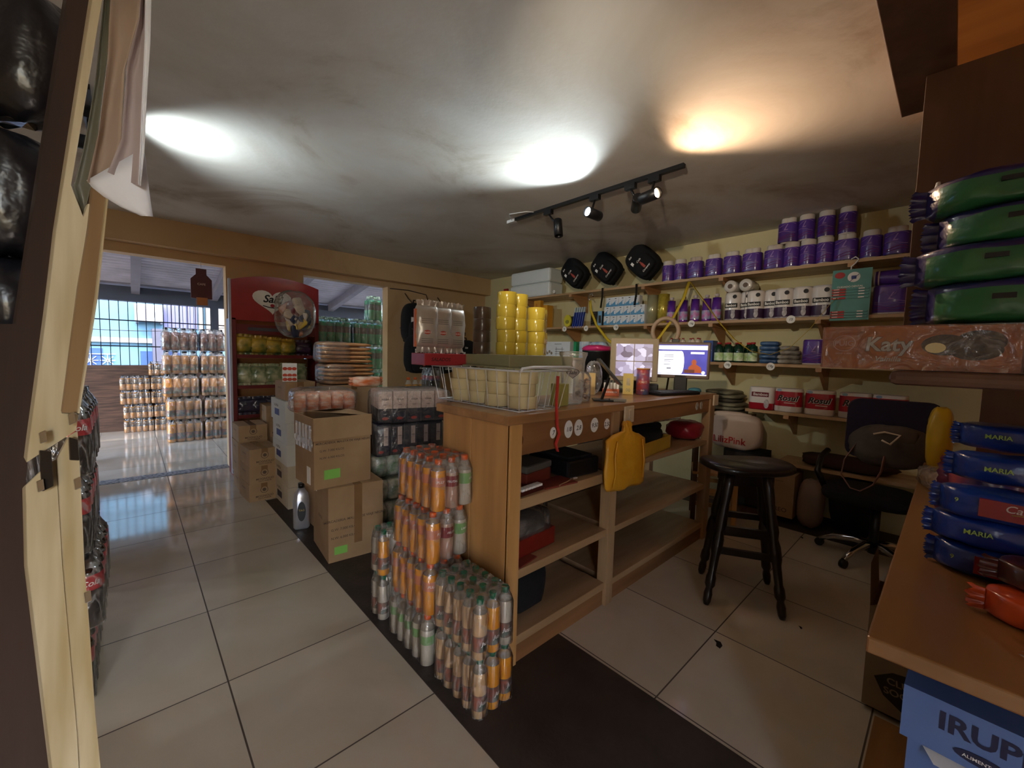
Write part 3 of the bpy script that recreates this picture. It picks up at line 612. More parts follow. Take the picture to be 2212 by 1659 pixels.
hg = thing('bag_of_snacks', 'clear bag stuffed with small colourful snacks hanging on the red display header', 'bag', (1.33, 4.90, 1.73), R(0))
bm.part('plastic_bag', BAGF, hg)
rn = random.Random(4); cols = [mat('snack_' + n, c, .35, coat=.3) for n, c in (('maroon', '6a2430'), ('yellow', 'd8b23c'), ('cream', 'cdb8a0'), ('navy', '2c3350'), ('peach', 'c88a68'))]
for i in range(34):
    a = rn.uniform(0, 6.28); q = rn.uniform(0, .8)
    o = MB().ell((0, 0, 0), (.07, .022, .055), .5, 12, 8, 0, .05, i).part('packet', cols[i % 5], hg, (.15*q*cos(a), -.04 + rn.uniform(-.03, .04), -.03 + .20*q*sin(a)))
    o.rotation_euler = (rn.uniform(-.4, .4), rn.uniform(-1.5, 1.5), rn.uniform(-.4, .4))
# hanging dark red pack in the left opening
hp = thing('hanging_pack', 'dark red sachet card hanging from the top of the left opening', 'pack', (.58, 5.46, 1.84))
MB().poly([(-.09, .02), (.09, .02), (.09, .22), (.045, .27), (.045, .33), (-.045, .33), (-.045, .27), (-.09, .22)], 0, 0, .02).poly([(-.045, -.05), (.05, -.05), (.05, .03), (-.045, .03)], -.004, 1, .008)\
  .text('CAFE', 0, .17, .03, -.0012, 2).part('card', [mat('maroon_pack', '5a2028', .4), mat('orange_tag', 'c88048', .5), PINKW], hp)
MB().tube([(0, .01, .32), (0, .02, .41)], .003).part('hook', WIRE, hp)
# ------------------------------------------------------------------ backpacks
PATCH = mat('patch_red', 'b04a3a', .6)
def backpack():
    t = thing('backpack', 'x', 'backpack')
    MB().ell((0, 0, .26), (.19, .11, .26), .55, 28, 18, 0, .012, 1, e2=.6).part('body', BLACKM, t)
    MB().ell((0, -.10, .155), (.14, .055, .13), .5, 24, 14, 0, .01, 2).part('front_pocket', BLACKM, t)
    MB().tube([(-.04, .02, .50), (-.03, .02, .555), (.03, .02, .555), (.04, .02, .50)], .009).part('handle', BLACKM, t)
    for s in (-1, 1): MB().tube([(s*.07, .09, .47), (s*.1, .15, .35), (s*.12, .14, .15), (s*.13, .07, .03)], .022, 8, flat=.3).part('shoulder_strap', BLACKM, t)
    p = MB().poly([(-.016, .10), (.016, .10), (.016, .17), (.008, .195), (.008, .215), (-.008, .215), (-.008, .195), (-.016, .17)], -.159, 0).text('Cola', 0, .245, .04, -.1585, 1, shear=.3, off=.02).text('Company', 0, .075, .035, -.1585, 1, shear=.3, off=.02)
    p.part('patch', [PATCH, WHITEINK], t)
    MB().text('ice', -.06, .40, .045, -.118, 0, shear=.3, off=.02).part('logo', WHITEINK, t)
    MB().box(-.115, -.08, -.125, -.122, .27, .33).part('price_label', PAPER, t)
    return t
bp0 = backpack(); bp0['group'] = 'backpacks hanging on the ochre wall'
used = False
def put_bp(loc, rot, label, group, s=1):
    global used
    if not used:
        used = True; c = bp0; c.location = loc; c.rotation_euler = rot; c['label'] = label
    else: c = dup(bp0, loc, rot, label, group)
    c['group'] = group; c.scale = (s, s, s); return c
put_bp((3.03, 5.30, 1.47), (0, 0, R(-8)), 'black backpack hanging highest on the left of the ochre wall', bp0['group'], 1.12)
put_bp((3.60, 5.30, 1.56), (0, 0, R(0)), 'black backpack on the ochre wall, only its top showing above the foil snack bags', bp0['group'])
put_bp((2.88, 4.98, 1.07), (0, 0, R(0)), 'black backpack in the lower hanging row, left one', bp0['group'], 1.0)
put_bp((3.28, 4.98, 1.06), (0, 0, R(0)), 'black backpack in the lower hanging row, middle one', bp0['group'], .95)
put_bp((3.68, 5.0, 1.06), (0, 0, R(0)), 'black backpack in the lower hanging row, right one', bp0['group'], .95)
for i, x in enumerate((2.88, 3.28, 3.68)): MB().tube([(x, 5.0, 1.62), (x, 5.0, 1.66), (x, 5.25, 1.69), (x, 5.50, 1.70)], .006).solo('wall_hook', BLACK, 'long hook carrying the %s backpack of the lower hanging row' % ('left', 'middle', 'right')[i], 'hook', group='wall hooks')
for i, x in enumerate((2.97, 3.52)):
    MB().tube([(x, 5.31, 2.05), (x+.01, 5.44, 2.12), (x-.02, 5.49, 2.2)], .006).solo('wall_hook', BLACK, 'small dark hook and cord above the %s hanging backpack' % ('left', 'right')[i], 'hook', group='wall hooks')
MB().tube([(2.72, 5.492, 2.24), (3.0, 5.49, 2.25), (3.3, 5.49, 2.22), (3.34, 5.485, 2.1), (3.38, 5.485, 1.9)], .006).solo('wall_cable', BLACK, 'dark cable running along the ochre wall above the backpacks', 'cable')
# ------------------------------------------------------------------ counter
ct = thing('shop_counter', 'long pine shop counter with open shelves on the seller side', 'counter', (1.11, 1.21, 0))
TOPW = wood('worn_counter_top', 'b98a5c', '8d6440', 'x', .35, coat=.3); DARKPINE = wood('brown_pine', '9a6c44', '7c5434', 'x', .5)
ENDW = wood('end_board_pine', 'cf9c62', 'b0804c', 'z', .5)
MB().box(0, 2.13, 0, .53, 1.07, 1.11).part('worktop', TOPW, ct, bev=.004)
MB().box(.03, .055, .02, .28, 0, 1.07).box(.03, .055, .283, .51, 0, 1.07).part('end_panel', ENDW, ct, bev=.002)
MB().box(.03, .095, .01, .03, 0, 1.07).part('post', wood('pale_post', 'd2a064', 'b88850', 'z'), ct, bev=.002)
MB().box(.755, .82, .0, .06, 0, 1.07).part('post', PINE_Z, ct, bev=.002)
MB().box(2.03, 2.11, .0, .06, 0, 1.07).part('post', PINE_Z, ct, bev=.002)
MB().box(2.05, 2.11, .47, .53, 0, 1.07).part('post', PINE_Z, ct, bev=.002)
MB().box(.095, .755, .012, .03, .935, 1.07).disc((.09, .0105, 1.0), .012, .022, 1, 14, .001).part('apron', [DARKPINE, mat('wood_knot', '5a3018', .6)], ct, bev=.002)
MB().box(.82, 2.03, .012, .03, .975, 1.07).part('apron', DARKPINE, ct, bev=.002)
for x0, x1, z0, z1, y1 in ((.055, .755, .695, .745, .5), (.82, 2.05, .73, .76, .5), (.055, .755, .39, .43, .5), (.82, 2.05, .39, .425, .5), (.82, 2.05, .09, .125, .5), (.055, .755, .09, .13, .5)):
    MB().box(x0, x1, .012, y1, z0, z1).part('shelf', PINE_X, ct, bev=.002)
MB().box(.055, .755, .02, .04, 0, .11).part('plinth', DARKPINE, ct); MB().box(.82, 2.03, .02, .04, 0, .11).part('plinth', DARKPINE, ct)
for i in range(8):
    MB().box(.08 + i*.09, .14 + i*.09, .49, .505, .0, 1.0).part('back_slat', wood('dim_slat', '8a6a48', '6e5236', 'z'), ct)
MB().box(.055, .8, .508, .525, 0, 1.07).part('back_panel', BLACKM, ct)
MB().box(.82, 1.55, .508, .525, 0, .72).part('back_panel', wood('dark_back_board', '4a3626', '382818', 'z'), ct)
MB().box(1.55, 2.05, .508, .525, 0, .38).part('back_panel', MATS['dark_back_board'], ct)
# price discs and switch on the counter front
def disc_tag(x, y, z, rx, rz_, txt, label, rz=0, group='white price discs', name='price_tag', sz=.03, ang=0):
    m = MB().disc((0, 0, 0), rx, rz_, 0, 22, .002).text(txt, 0, 0, sz, -.0008, 1, shear=.2, off=.012)
    return m.solo(name, [PAPER, INK], label, 'price tag', (x, y, z), rz, group)
F = 1.2195
for x, rx, rz_, tx, lb in ((1.40, .02, .026, '7', 'small oval price disc behind the red ribbon'), (1.51, .03, .042, '1/8', 'large oval price disc, left of the pair on the counter apron'), (1.585, .032, .04, '2.8', 'large oval price disc, right of the pair on the counter apron'), (1.715, .031, .037, '9.50', 'round price disc with the longest number on the counter apron'), (1.825, .024, .028, '2.50', 'small price disc nearest the switch on the counter apron')):
    disc_tag(x, F, 1.015 if rx > .028 else 1.01, rx, rz_, tx, lb)
for i, x in enumerate((2.93, 3.0)):
    MB().disc((0, 0, 0), .02, .028, 0, 20, .002).solo('clear_hook', film('milky_film', op=.35, bs=5, bstr=.1), 'translucent oval adhesive hook near the right end of the counter, %s one' % ('left', 'right')[i], 'hook', (x, F, 1.03), 0, 'clear adhesive hooks')
sw = thing('light_switch', 'cream switch plate on the middle post of the counter', 'switch', (2.0, 1.205, 1.005))
CRM = mat('cream_plastic', 'd4c0a4', .4, var=.04)
MB().box(-.045, .045, -.012, 0, 0, .09).part('plate', CRM, sw, bev=.003); MB().box(-.012, .012, -.017, -.01, .02, .07).part('rocker', CRM, sw, bev=.002)
s2 = thing('wall_socket', 'cream socket plate at the right corner of the counter', 'socket', (3.2, 1.205, 1.02)); MB().box(-.04, .04, -.012, 0, 0, .08).part('plate', CRM, s2, bev=.003)
# yellow carrier bag hanging from the post
YEL = mat('yellow_carrier', 'dba02c', .35, col2='c98a1c', scale=5, bump=.8, bscale=11)
yb = thing('carrier_bag', 'yellow plastic carrier bag hanging on the middle post of the counter', 'bag', (1.93, 1.165, .66), R(-6))
rg = []
for z, w_, d_ in ((0, .15, .01), (.02, .165, .03), (.1, .163, .035), (.2, .165, .034), (.265, .16, .03), (.292, .11, .026), (.308, .035, .02), (.33, .03, .016), (.345, .04, .012), (.36, .03, .008)):
    rg.append([(w_ * (1 if abs(x) < 9 else 1) * x, d_ * y + .006*sin(9*x + z*40), z + .006*sin(5*x)) for x, y in [(cos(2*pi*i/30) if abs(cos(2*pi*i/30)) < 9 else 0, sin(2*pi*i/30)) for i in range(30)]])
MB().loft(rg, 0, True).part('bag', YEL, yb)
MB().tube([(-.11, -.03, .27), (-.13, -.035, .2), (-.12, -.036, .1), (-.13, -.03, .03)], .006, 6).part('fold', YEL, yb)
MB().tube([(.1, -.03, .26), (.115, -.035, .15), (.11, -.034, .05)], .005, 6).part('fold', YEL, yb)
rb = MB()
rb.tube([(1.385, 1.19, 1.27), (1.38, 1.19, 1.15), (1.39, 1.19, 1.05), (1.405, 1.188, 1.01), (1.385, 1.19, .965), (1.40, 1.19, .93)], .009, 6, flat=.2)
rb.solo('red_ribbon', mat('red_ribbon_cloth', 'c4342c', .6), 'red ribbon hanging from the wire basket over the counter edge', 'ribbon')
# ------------------------------------------------------------------ goods inside the counter
cbx = thing('cash_box', 'red tin box with a grey lid on the upper left shelf of the counter', 'box', (1.32, 1.30, .746), R(8))
MB().box(0, .2, 0, .26, 0, .065).part('base', mat('brick_red_tin', '6a2a20', .4), cbx, bev=.006); MB().box(-.003, .203, -.003, .263, .065, .10).part('lid', mat('grey_lid', '5a554e', .4), cbx, bev=.01)
pc = thing('black_case', 'black plastic tool case beside the red tin box', 'case', (1.58, 1.27, .746), R(-4))
MB().box(0, .24, 0, .3, 0, .09).part('body', BLACK, pc, bev=.012); MB().box(.03, .21, .03, .26, .09, .10).part('lid_pad', BLACKM, pc); MB().box(.02, .06, -.01, .03, .0, .004).part('tab', PAPER, pc)
kb0 = MB().box(0, .16, 0, .12, 0, .02, 0)
for i in range(7): kb0.box(.008 + i*.021, .024 + i*.021, -.001, .03, .02, .03, 1)
kb0.solo('small_keypad', [mat('dark_red_body', '4a1c18', .4), PAPER], 'small dark red device with a row of white keys on the upper left counter shelf', 'keypad', (1.22, 1.235, .746), R(5), bev=0)
MB().box(0, .2, 0, .12, 0, .008).solo('red_folder', mat('dull_red_card', '7a3428', .6), 'dull red folder beside the keypad on the upper left shelf', 'folder', (1.38, 1.235, .746), R(-8))
MB().tube([(0, 0, 0), (.07, .01, .002), (.14, .03, .002)], .004).solo('pencil', PINE_X, 'short pencil lying on the upper left counter shelf', 'pencil', (1.46, 1.225, .751))
lb_ = thing('lidded_crate', 'red crate covered with clear plastic on the second left counter shelf', 'crate', (1.2, 1.28, .431), R(3))
MB().box(0, .33, 0, .26, 0, .085).part('crate', mat('dark_red_crate', '7a2018', .4), lb_, bev=.006); MB().ell((.16, .13, .12), (.17, .13, .06), .4, 24, 10, 0, .05, 2).part('plastic_cover', BAGF, lb_); MB().ell((.16, .13, .10), (.15, .11, .055), .5, 20, 10, 0, .06, 5).part('contents', mat('grey_contents', '4a4440', .7), lb_)
MB().box(0, .13, 0, .12, 0, .006).solo('red_card', MATS['dull_red_card'], 'small red card lying in front of the red crate', 'card', (1.22, 1.225, .431), R(10))
MB().ell((0, 0, .11), (.15, .14, .11), .6, 24, 14, 0, .06, 7).solo('black_sack', BLACKM, 'black sack on the bottom left shelf of the counter', 'sack', (1.36, 1.42, .131))
yx = thing('yellow_box', 'open yellow box filled with dark items on the upper right counter shelf', 'box', (2.25, 1.23, .761), R(6))
YCARD = mat('yellow_card', 'c49a34', .6)
MB().box(0, .42, 0, .005, 0, .085).box(0, .42, .2, .205, 0, .085).box(0, .005, 0, .2, 0, .085).box(.415, .42, 0, .2, 0, .085).box(0, .42, 0, .2, 0, .005).part('box', YCARD, yx)
MB().ell((.2, .1, .09), (.18, .09, .05), .6, 20, 10, 0, .1, 3).part('contents', BLACKM, yx)
MB().ell((0, 0, .075), (.2, .15, .075), .7, 24, 12, 0, .1, 9).solo('black_bundle', BLACKM, 'black cloth bundle behind the yellow box', 'bundle', (2.74, 1.585, .761))
MB().ell((0, 0, .07), (.13, .12, .07), .7, 24, 12, 0, .08, 11).solo('red_pouch', mat('dark_red_pouch', '8a1828', .4, coat=.3), 'dark red pouch at the right end of the upper counter shelf', 'pouch', (3.07, 1.36, .761))
mg = MB()
for i in range(4): mg.box(0, .42, 0, .18, i*.012, i*.012 + .009, i % 2)
mg.solo('magazine_stack', [mat('glossy_magazine', 'c8b898', .15, col2='7a4a3a', scale=14, coat=.6), PAPER], 'fan of glossy leaflets lying on the black bundle', 'leaflets', (2.58, 1.42, .912), R(-8))
MB().cyl((0, 0, 0), .012, .06, 12).solo('small_red_bottle', mat('small_red', 'a02820', .4), 'small red bottle beside the yellow box', 'bottle', (2.19, 1.25, .761))
# ------------------------------------------------------------------ goods on the counter
CREAMT = mat('cream_masking_tape', 'd6c69a', .6, col2='cbb98a', scale=5); CORE = mat('card_core', 'c9b68e', .7)
YTAPE = mat('yellow_clear_tape', 'd8c24a', .18, col2='c9ae38', scale=4, coat=.7, alpha=.93); BRT = mat('brown_tape_roll', '4a3a30', .3, coat=.4)
def ringmesh(r, h, m1, m2):
    b = MB()
    for pr, mi in (([(r*.68, 0), (r*.965, 0)], 0), ([(r*.965, 0), (r, h*.06), (r, h*.94), (r*.965, h)], 0), ([(r*.965, h), (r*.68, h)], 0), ([(r*.68, h), (r*.68, 0)], 1)): b.lathe(pr, 28, mi, caps=(0, 0))
    return b.mesh([m1, m2])
RM_C = ringmesh(.068, .056, CREAMT, CORE); RM_Y = ringmesh(.048, .062, YTAPE, CORE); RM_B = ringmesh(.046, .06, BRT, CORE)
def ring(me, loc, label, group):
    o = bpy.data.objects.new('tape_roll', me); C.objects.link(o); o.location = loc; o['label'] = label; o['category'] = 'tape roll'; o['group'] = group; o.rotation_euler = (0, 0, random.Random(int(loc[0]*991 + loc[2]*77)).uniform(0, 6)); return o
for ci, (y, n, x) in enumerate(((1.335, 3, 1.29), (1.475, 3, 1.28), (1.615, 3, 1.28), (1.755, 3, 1.275))):
    for k in range(n):
        ring(RM_C, (x + (.006, -.007, .002)[(k + ci) % 3] + .02, y + .003*(k % 2), 1.118 + .0565*k), 'cream masking tape roll in the wire basket, %s of the %s pile from the front' % (('bottom', 'middle', 'top')[k], ORD[ci]), 'cream masking tape rolls in the basket')
wb = thing('wire_basket', 'white wire basket on the near corner of the counter holding cream tape rolls', 'basket', (1.19, 1.23, 1.112))
wm = MB(); bx0, bx1, by0, by1 = .02, .28, .02, .64; tx0, tx1, ty0, ty1 = 0, .32, 0, .68; zt = .178
wm.tube([(tx0, ty0, zt), (tx1, ty0, zt), (tx1, ty1, zt), (tx0, ty1, zt)], .0045, 6, closed=True)
wm.tube([(bx0, by0, .004), (bx1, by0, .004), (bx1, by1, .004), (bx0, by1, .004)], .0028, 6, closed=True)
for i in range(6):
    k = i/5; wm.tube([(tx0 + (tx1-tx0)*k, ty0, zt), (bx0 + (bx1-bx0)*k, by0, .003), (bx0 + (bx1-bx0)*k, by1, .003), (tx0 + (tx1-tx0)*k, ty1, zt)], .0022, 6)
for i in range(1, 9):
    k = i/9; wm.tube([(tx0, ty0 + (ty1-ty0)*k, zt), (bx0, by0 + (by1-by0)*k, .003), (bx1, by0 + (by1-by0)*k, .003), (tx1, ty0 + (ty1-ty0)*k, zt)], .0022, 6)
wm.part('wire_frame', WIRE, wb)
MB().tube([(.0, 0, zt-.002), (.0, -.012, zt+.012), (.06, -.02, zt+.018), (.3, -.02, zt+.018), (.345, -.01, zt+.012), (.345, .1, zt+.01)], .006, 8).part('handle', WIRE, wb)
ox = thing('flat_box', 'flat olive-beige lidded box resting across the wire basket', 'box', (1.285, 1.40, 1.302), R(-2))
OLV = mat('olive_card', '8d8a6a', .6, var=.05)
MB().box(0, .44, 0, .36, 0, .055).part('box', OLV, ox, bev=.003); MB().box(-.02, .36, -.012, .36, -.006, .0).part('flap', OLV, ox)
for ci, (x, y, n) in enumerate(((1.40, 1.56, 5), (1.495, 1.575, 5), (1.59, 1.53, 4), (1.675, 1.595, 4))):
    for k in range(n):
        ring(RM_Y, (x + (.0, .005, -.003)[k % 3], y, 1.3585 + .0625*k), 'yellow tape roll on the olive box, %s up in the %s column from the left' % (ORD[k], ORD[ci]), 'yellow tape rolls on the olive box')
for k in range(4): ring(RM_B, (1.355, 1.695, 1.3585 + .0605*k), 'brown parcel tape roll left of the yellow columns, %s from the bottom' % ORD[k], 'brown parcel tape rolls')
rs = thing('red_snack_tray', 'red cardboard tray carrying silver foil snack bags behind the olive box', 'tray', (1.06, 1.77, 1.13), R(-4))
REDT = mat('red_tray_card', '9a2a30', .4); MB().box(0, .25, 0, .15, .165, .225).text('SALADOS', .09, .195, .025, -.001, 1, shear=.2).part('tray', [REDT, INK], rs, bev=.003)
FOIL = mat('foil_bag', 'bdb4aa', .3, .35, col2='8f8a86', scale=5, bump=.35, bscale=9)
for i, x in enumerate((.045, .115, .19)):
    t = thing('foil_snack_bag', 'tall silver foil snack bag with orange edges, %s of the three by the brown tape' % ('left', 'middle', 'right')[i], 'snack bag', (1.115 + i*.092, 1.85 + i*.004, 1.356), R(-16 + 8*i), 'foil snack bags')
    b = MB(); pillow(b, .27, .118, .05, (0, 0, 0), .8, .035, 40+i, 0, True, fin='y', X=Matrix.Translation((0, 0, .135)) @ Matrix.Rotation(pi/2, 4, 'X') @ Matrix.Rotation(pi/2, 4, 'Z') @ Matrix.Translation((0, 0, -.025)))
    b.part('bag', FOIL, t)
    b = MB(); b.disc((0, -.0275, .105), .018, .011, 0, 16, .001); b.text('SALADO', 0, .105, .01, -.0295, 1)
    for z in (.15, .16, .17, .07, .06, .05): b.box(-.03, .03, -.0265, -.0255, z, z+.003, 2)
    b.part('print', [PATCH, WHITEINK, mat('grey_print', '7a746e', .6)], t)
    MB().box(-.062, -.052, -.012, .012, .03, .22).part('edge', mat('orange_edge', 'c8683a', .4), t)
# plastic jar with heart logo
jr = thing('plastic_jar', 'tall clear plastic jug with a heart-shaped black logo on the counter', 'jug', (1.70, 1.36, 1.112))
MB().lathe([(.05, 0), (.056, .02), (.062, .22), (.07, .25), (.07, .262)], 28, 0, caps=(1, 0)).part('body', CLEAR, jr)
MB().lathe([(.072, .25), (.074, .268), (.03, .272)], 28, 0, caps=(0, 1)).part('lid', CLEAR, jr)
hh = [(x*.18, z*.20) for x, z in heart]
X = Matrix.Rotation(facing(1.7, 1.36), 4, 'Z')
MB().poly(hh, -.066, 0, .001, X).poly([(x*.9, z*.9) for x, z in hh], -.0665, 1, .0005, X).text('Salti', 0, .004, .024, -.067, 0, shear=.3, off=.02, X=X, wmax=.05).part('logo', [INK, mat('greyish_print', '8a7c76', .5)], jr, (0, 0, .16))
jr2 = thing('jar_of_sweets', 'clear jar of brown wrapped sweets beside the clear jug', 'jar', (1.86, 1.42, 1.112))
MB().lathe([(.045, 0), (.05, .02), (.05, .13), (.035, .16)], 24, 0, caps=(1, 1)).part('jar', CLEAR, jr2)
rn = random.Random(8)
for i in range(26): MB().ell((0, 0, 0), (.014, .009, .007), .6, 8, 6, 0, .1, i).part('sweet', mat('sweet_wrapper', '6a4438', .35, col2='b8a08c', scale=40, coat=.4), jr2, (rn.uniform(-.03, .03), rn.uniform(-.03, .03), .012 + i*.0042), rn.uniform(0, 6))
# card reader / phone on stand
ph = thing('phone_stand', 'tilted tablet on a folding black stand near the counter edge', 'tablet stand', (1.97, 1.36, 1.112), facing(1.97, 1.36, R(8)))
MB().box(-.05, .06, -.05, .05, 0, .008).part('base', BLACK, ph, bev=.003); MB().bar((0, 0, .005), (.04, .02, .13), .014, .01).part('arm', BLACK, ph)
Xp = Matrix.Translation((.035, 0, .165)) @ Matrix.Rotation(R(48), 4, 'Y')
MB().box(-.095, .095, -.06, .06, -.005, .005, 0, Xp).part('tablet', BLACK, ph); MB().box(-.085, .085, -.055, .055, .005, .0056, 0, Xp).part('screen', mat('lit_tablet_screen', 'b9a8b8', .3, emit=.5), ph)
MB().box(.04, .13, -.045, .0, 0, .014).part('card_reader', mat('grey_reader', '8a8478', .4), ph)
# lighters, cigarette boxes, can
LX = mat('lighter_box', 'c8643a', .5)
lg = thing('lighter_display', 'small orange display box of white lighters on the counter', 'display box', (2.27, 1.50, 1.112), facing(2.3, 1.5))
b = MB().box(-.052, .052, -.03, .03, 0, .045, 0)
b.text('ENCENDEDOR', 0, .025, .014, -.0312, 1, wmax=.08); b.part('tray', [LX, PAPER], lg)
for i in range(5): MB().box(-.045 + i*.02, -.031 + i*.02, -.02, 0, .045, .085).box(-.045 + i*.02, -.031 + i*.02, -.02, 0, .085, .1, 1).part('lighter', [PAPER, BLACK], lg)
MB().box(-.055, .055, -.025, .025, .0, .14).text('3', 0, .09, .05, -.026, 1).solo('cream_box', [mat('pale_yellow_card', 'd8b878', .6), PATCH], 'pale yellow packet standing behind the lighter display', 'box', (2.20, 1.64, 1.112), facing(2.2, 1.6))
MB().box(-.034, .034, -.025, .025, 0, .14, 0).box(-.012, .012, -.027, -.025, .06, .11, 1).text('00', 0, .03, .03, -.0262, 1).solo('striped_box', [mat('cream_yellow_card', 'd8c070', .6), MATS['mixed_grain_bag']], 'cream and yellow packet just left of the tall sausage can', 'box', (2.475, 1.50, 1.112), facing(2.5, 1.5))
cn = thing('crisps_can', 'tall cylindrical can printed with red tomatoes in front of the picture monitor', 'can', (2.56, 1.44, 1.112), facing(2.56, 1.44))
MB().cyl((0, 0, 0), .044, .17, 28).part('can', mat('can_print', 'b8402c', .35, col2='4a6090', scale=16, coat=.3), cn); MB().cyl((0, 0, .17), .045, .008, 28).part('lid', mat('amber_lid', 'c89040', .3), cn)
b = MB()
for z in (.03, .085, .14): b.text('TOMATE' if z == .085 else 'oo', 0, z, .022, 0, 0, bend=.0448, wmax=.06)
b.part('print', [PINKW], cn)
# framed picture monitor
TVF = mat('beige_monitor_frame', '9c8c72', .5, var=.05)
def scr(name, cols, strength, sc_=(4, 1, 5)):
    m = bpy.data.materials.new(name); m.use_nodes = True; n = m.node_tree.nodes; l = m.node_tree.links; b = n['Principled BSDF']
    tc = n.new('ShaderNodeTexCoord'); mp = n.new('ShaderNodeMapping'); mp.inputs['Scale'].default_value = sc_; v = n.new('ShaderNodeTexVoronoi'); v.distance = 'MANHATTAN'; v.inputs['Scale'].default_value = 3.5
    l.new(tc.outputs['Object'], mp.inputs[0]); l.new(mp.outputs[0], v.inputs['Vector']); rp = n.new('ShaderNodeValToRGB'); e = rp.color_ramp.elements
    e[0].color = (*lin(cols[0]), 1); e[1].color = (*lin(cols[-1]), 1)
    for i, c in enumerate(cols[1:-1]): k = e.new((i + 1) / (len(cols) - 1)); k.color = (*lin(c), 1)
    sp = n.new('ShaderNodeSeparateColor'); l.new(v.outputs['Color'], sp.inputs[0]); l.new(sp.outputs[0], rp.inputs[0]); b.inputs['Base Color'].default_value = (.02, .02, .02, 1)
    l.new(rp.outputs[0], b.inputs['Emission Color']); b.inputs['Emission Strength'].default_value = strength; b.inputs['Roughness'].default_value = .2; return m
tv = thing('security_monitor', 'monitor with a wide beige frame showing four camera pictures', 'monitor', (2.635, 1.56, 1.112), facing(2.63, 1.56, R(3)))
MB().box(-.165, .165, 0, .03, .08, .385).part('frame', TVF, tv, bev=.006)
CCTV = scr('cctv_picture', ['6a5868', 'a898b4', 'd0c4e0', 'f0e8ff'], .7)
for x0, x1, z0, z1 in ((-.125, -.003, .225, .345), (.003, .125, .225, .345), (-.125, -.003, .115, .219), (.003, .125, .115, .219)): MB().box(x0, x1, -.003, .001, z0, z1).part('screen', CCTV, tv)
MB().box(-.03, .03, .0, .03, .02, .08).box(-.1, .1, -.06, .08, 0, .02).part('stand', BLACK, tv)
# desktop monitor
dm = thing('desktop_monitor', 'brown-framed computer monitor showing a web page beside the beige-framed one', 'monitor', (2.96, 1.365, 1.112), facing(2.96, 1.365, R(-3)))
MB().box(-.19, .19, 0, .04, .105, .37).part('frame', mat('brown_bezel', '6a5548', .4, var=.05), dm, bev=.008)
s_ = MB().box(-.17, .17, -.002, .001, .13, .352, 0).box(-.17, .17, -.003, 0, .315, .345, 1).box(-.165, .0, -.004, 0, .14, .305, 1)
s_.disc((.0, -.0035, .222), .018, .082, 1, 24, .001).box(.06, .15, -.004, 0, .285, .3, 1).box(-.17, .17, -.004, 0, .13, .138, 1)
s_.disc((.085, -.004, .225), .017, .021, 2, 16, .001).poly([(.045, .15), (.05, .19), (.07, .21), (.10, .21), (.13, .19), (.14, .15)], -.004, 2, .001).box(.02, .09, -.005, 0, .147, .172, 3).disc((.148, -.005, .152), .012, .012, 1, 14, .001)
for z in (.275, .262, .24, .228, .205): s_.box(-.12, -.055 - (.02 if z < .23 else 0), -.0055, -.0045, z, z+.003, 4)
s_.box(-.1, -.07, -.0055, -.0045, .175, .182, 4)
s_.part('screen', [mat('screen_blue', '4a48a8', .3, emit=.75, var=.3, scale=6), mat('screen_white', 'e6e8f4', .3, emit=.85, var=.03), mat('screen_orange', 'a8502c', .3, emit=.6), mat('screen_brown', '6a3a30', .3, emit=.5), mat('screen_text', '5a5a70', .3, emit=.5)], dm)
MB().box(-.045, .045, .0, .05, .0, .15).part('stand', BLACK, dm, bev=.005)
rl = thing('ring_light', 'beige ring with a black clamp standing behind the computer monitor', 'ring light', (3.08, 1.56, 1.112), facing(3.05, 1.56))
MB().tube([(.095*cos(R(a)), 0, .455 + .105*sin(R(a))) for a in range(-40, 221, 13)], .017, 10).part('ring', mat('beige_ring', 'a08870', .5), rl); MB().box(.05, .105, -.02, .02, .36, .40).part('clamp', BLACK, rl, bev=.005); MB().tube([(.07, 0, .37), (.05, .01, .2), (.03, .01, 0)], .008).part('pole', BLACK, rl)
kb = thing('keyboard', 'black keyboard lying on the counter before the computer monitor', 'keyboard', (2.78, 1.33, 1.112), R(-14))
MB().box(-.2, .2, -.07, .07, 0, .02).part('body', BLACK, kb, bev=.006)
k_ = MB()
for i in range(14):
    for j in range(5): k_.box(-.19 + i*.027, -.167 + i*.027, -.06 + j*.025, -.04 + j*.025, .02, .025)
k_.part('keys', mat('dark_keys', '26262a', .4), kb)
MB().ell((0, 0, .018), (.055, .04, .022), .8, 18, 10, 0, .04, 2).solo('blue_cloth', mat('teal_cloth', '4a8aa0', .8), 'folded teal cloth at the right of the keyboard', 'cloth', (3.06, 1.30, 1.111))
MB().box(0, .1, 0, .08, 0, .004).solo('yellow_note', mat('note_yellow', 'd8b030', .6), 'yellow note lying behind the keyboard', 'note', (2.68, 1.46, 1.112), R(-30))
MB().box(-.07, .07, -.06, .06, 0, .06).solo('black_printer', BLACK, 'small black receipt printer between the can and the computer monitor', 'printer', (2.80, 1.53, 1.112), facing(2.8, 1.5), bev=.008)
MB().ell((0, 0, .055), (.05, .035, .055), .6, 18, 12, 0, .06, 2).solo('orange_packet', mat('orange_sweets', 'c8602c', .3, coat=.5), 'orange bag of sweets seen through the wire basket', 'bag', (1.44, 1.52, 1.112))
MB().box(-.035, .035, -.03, .03, 0, .11).solo('khaki_block', mat('khaki_tape_block', 'a8a45c', .4), 'khaki block behind the wire basket handle', 'box', (1.565, 1.33, 1.112), bev=.003)
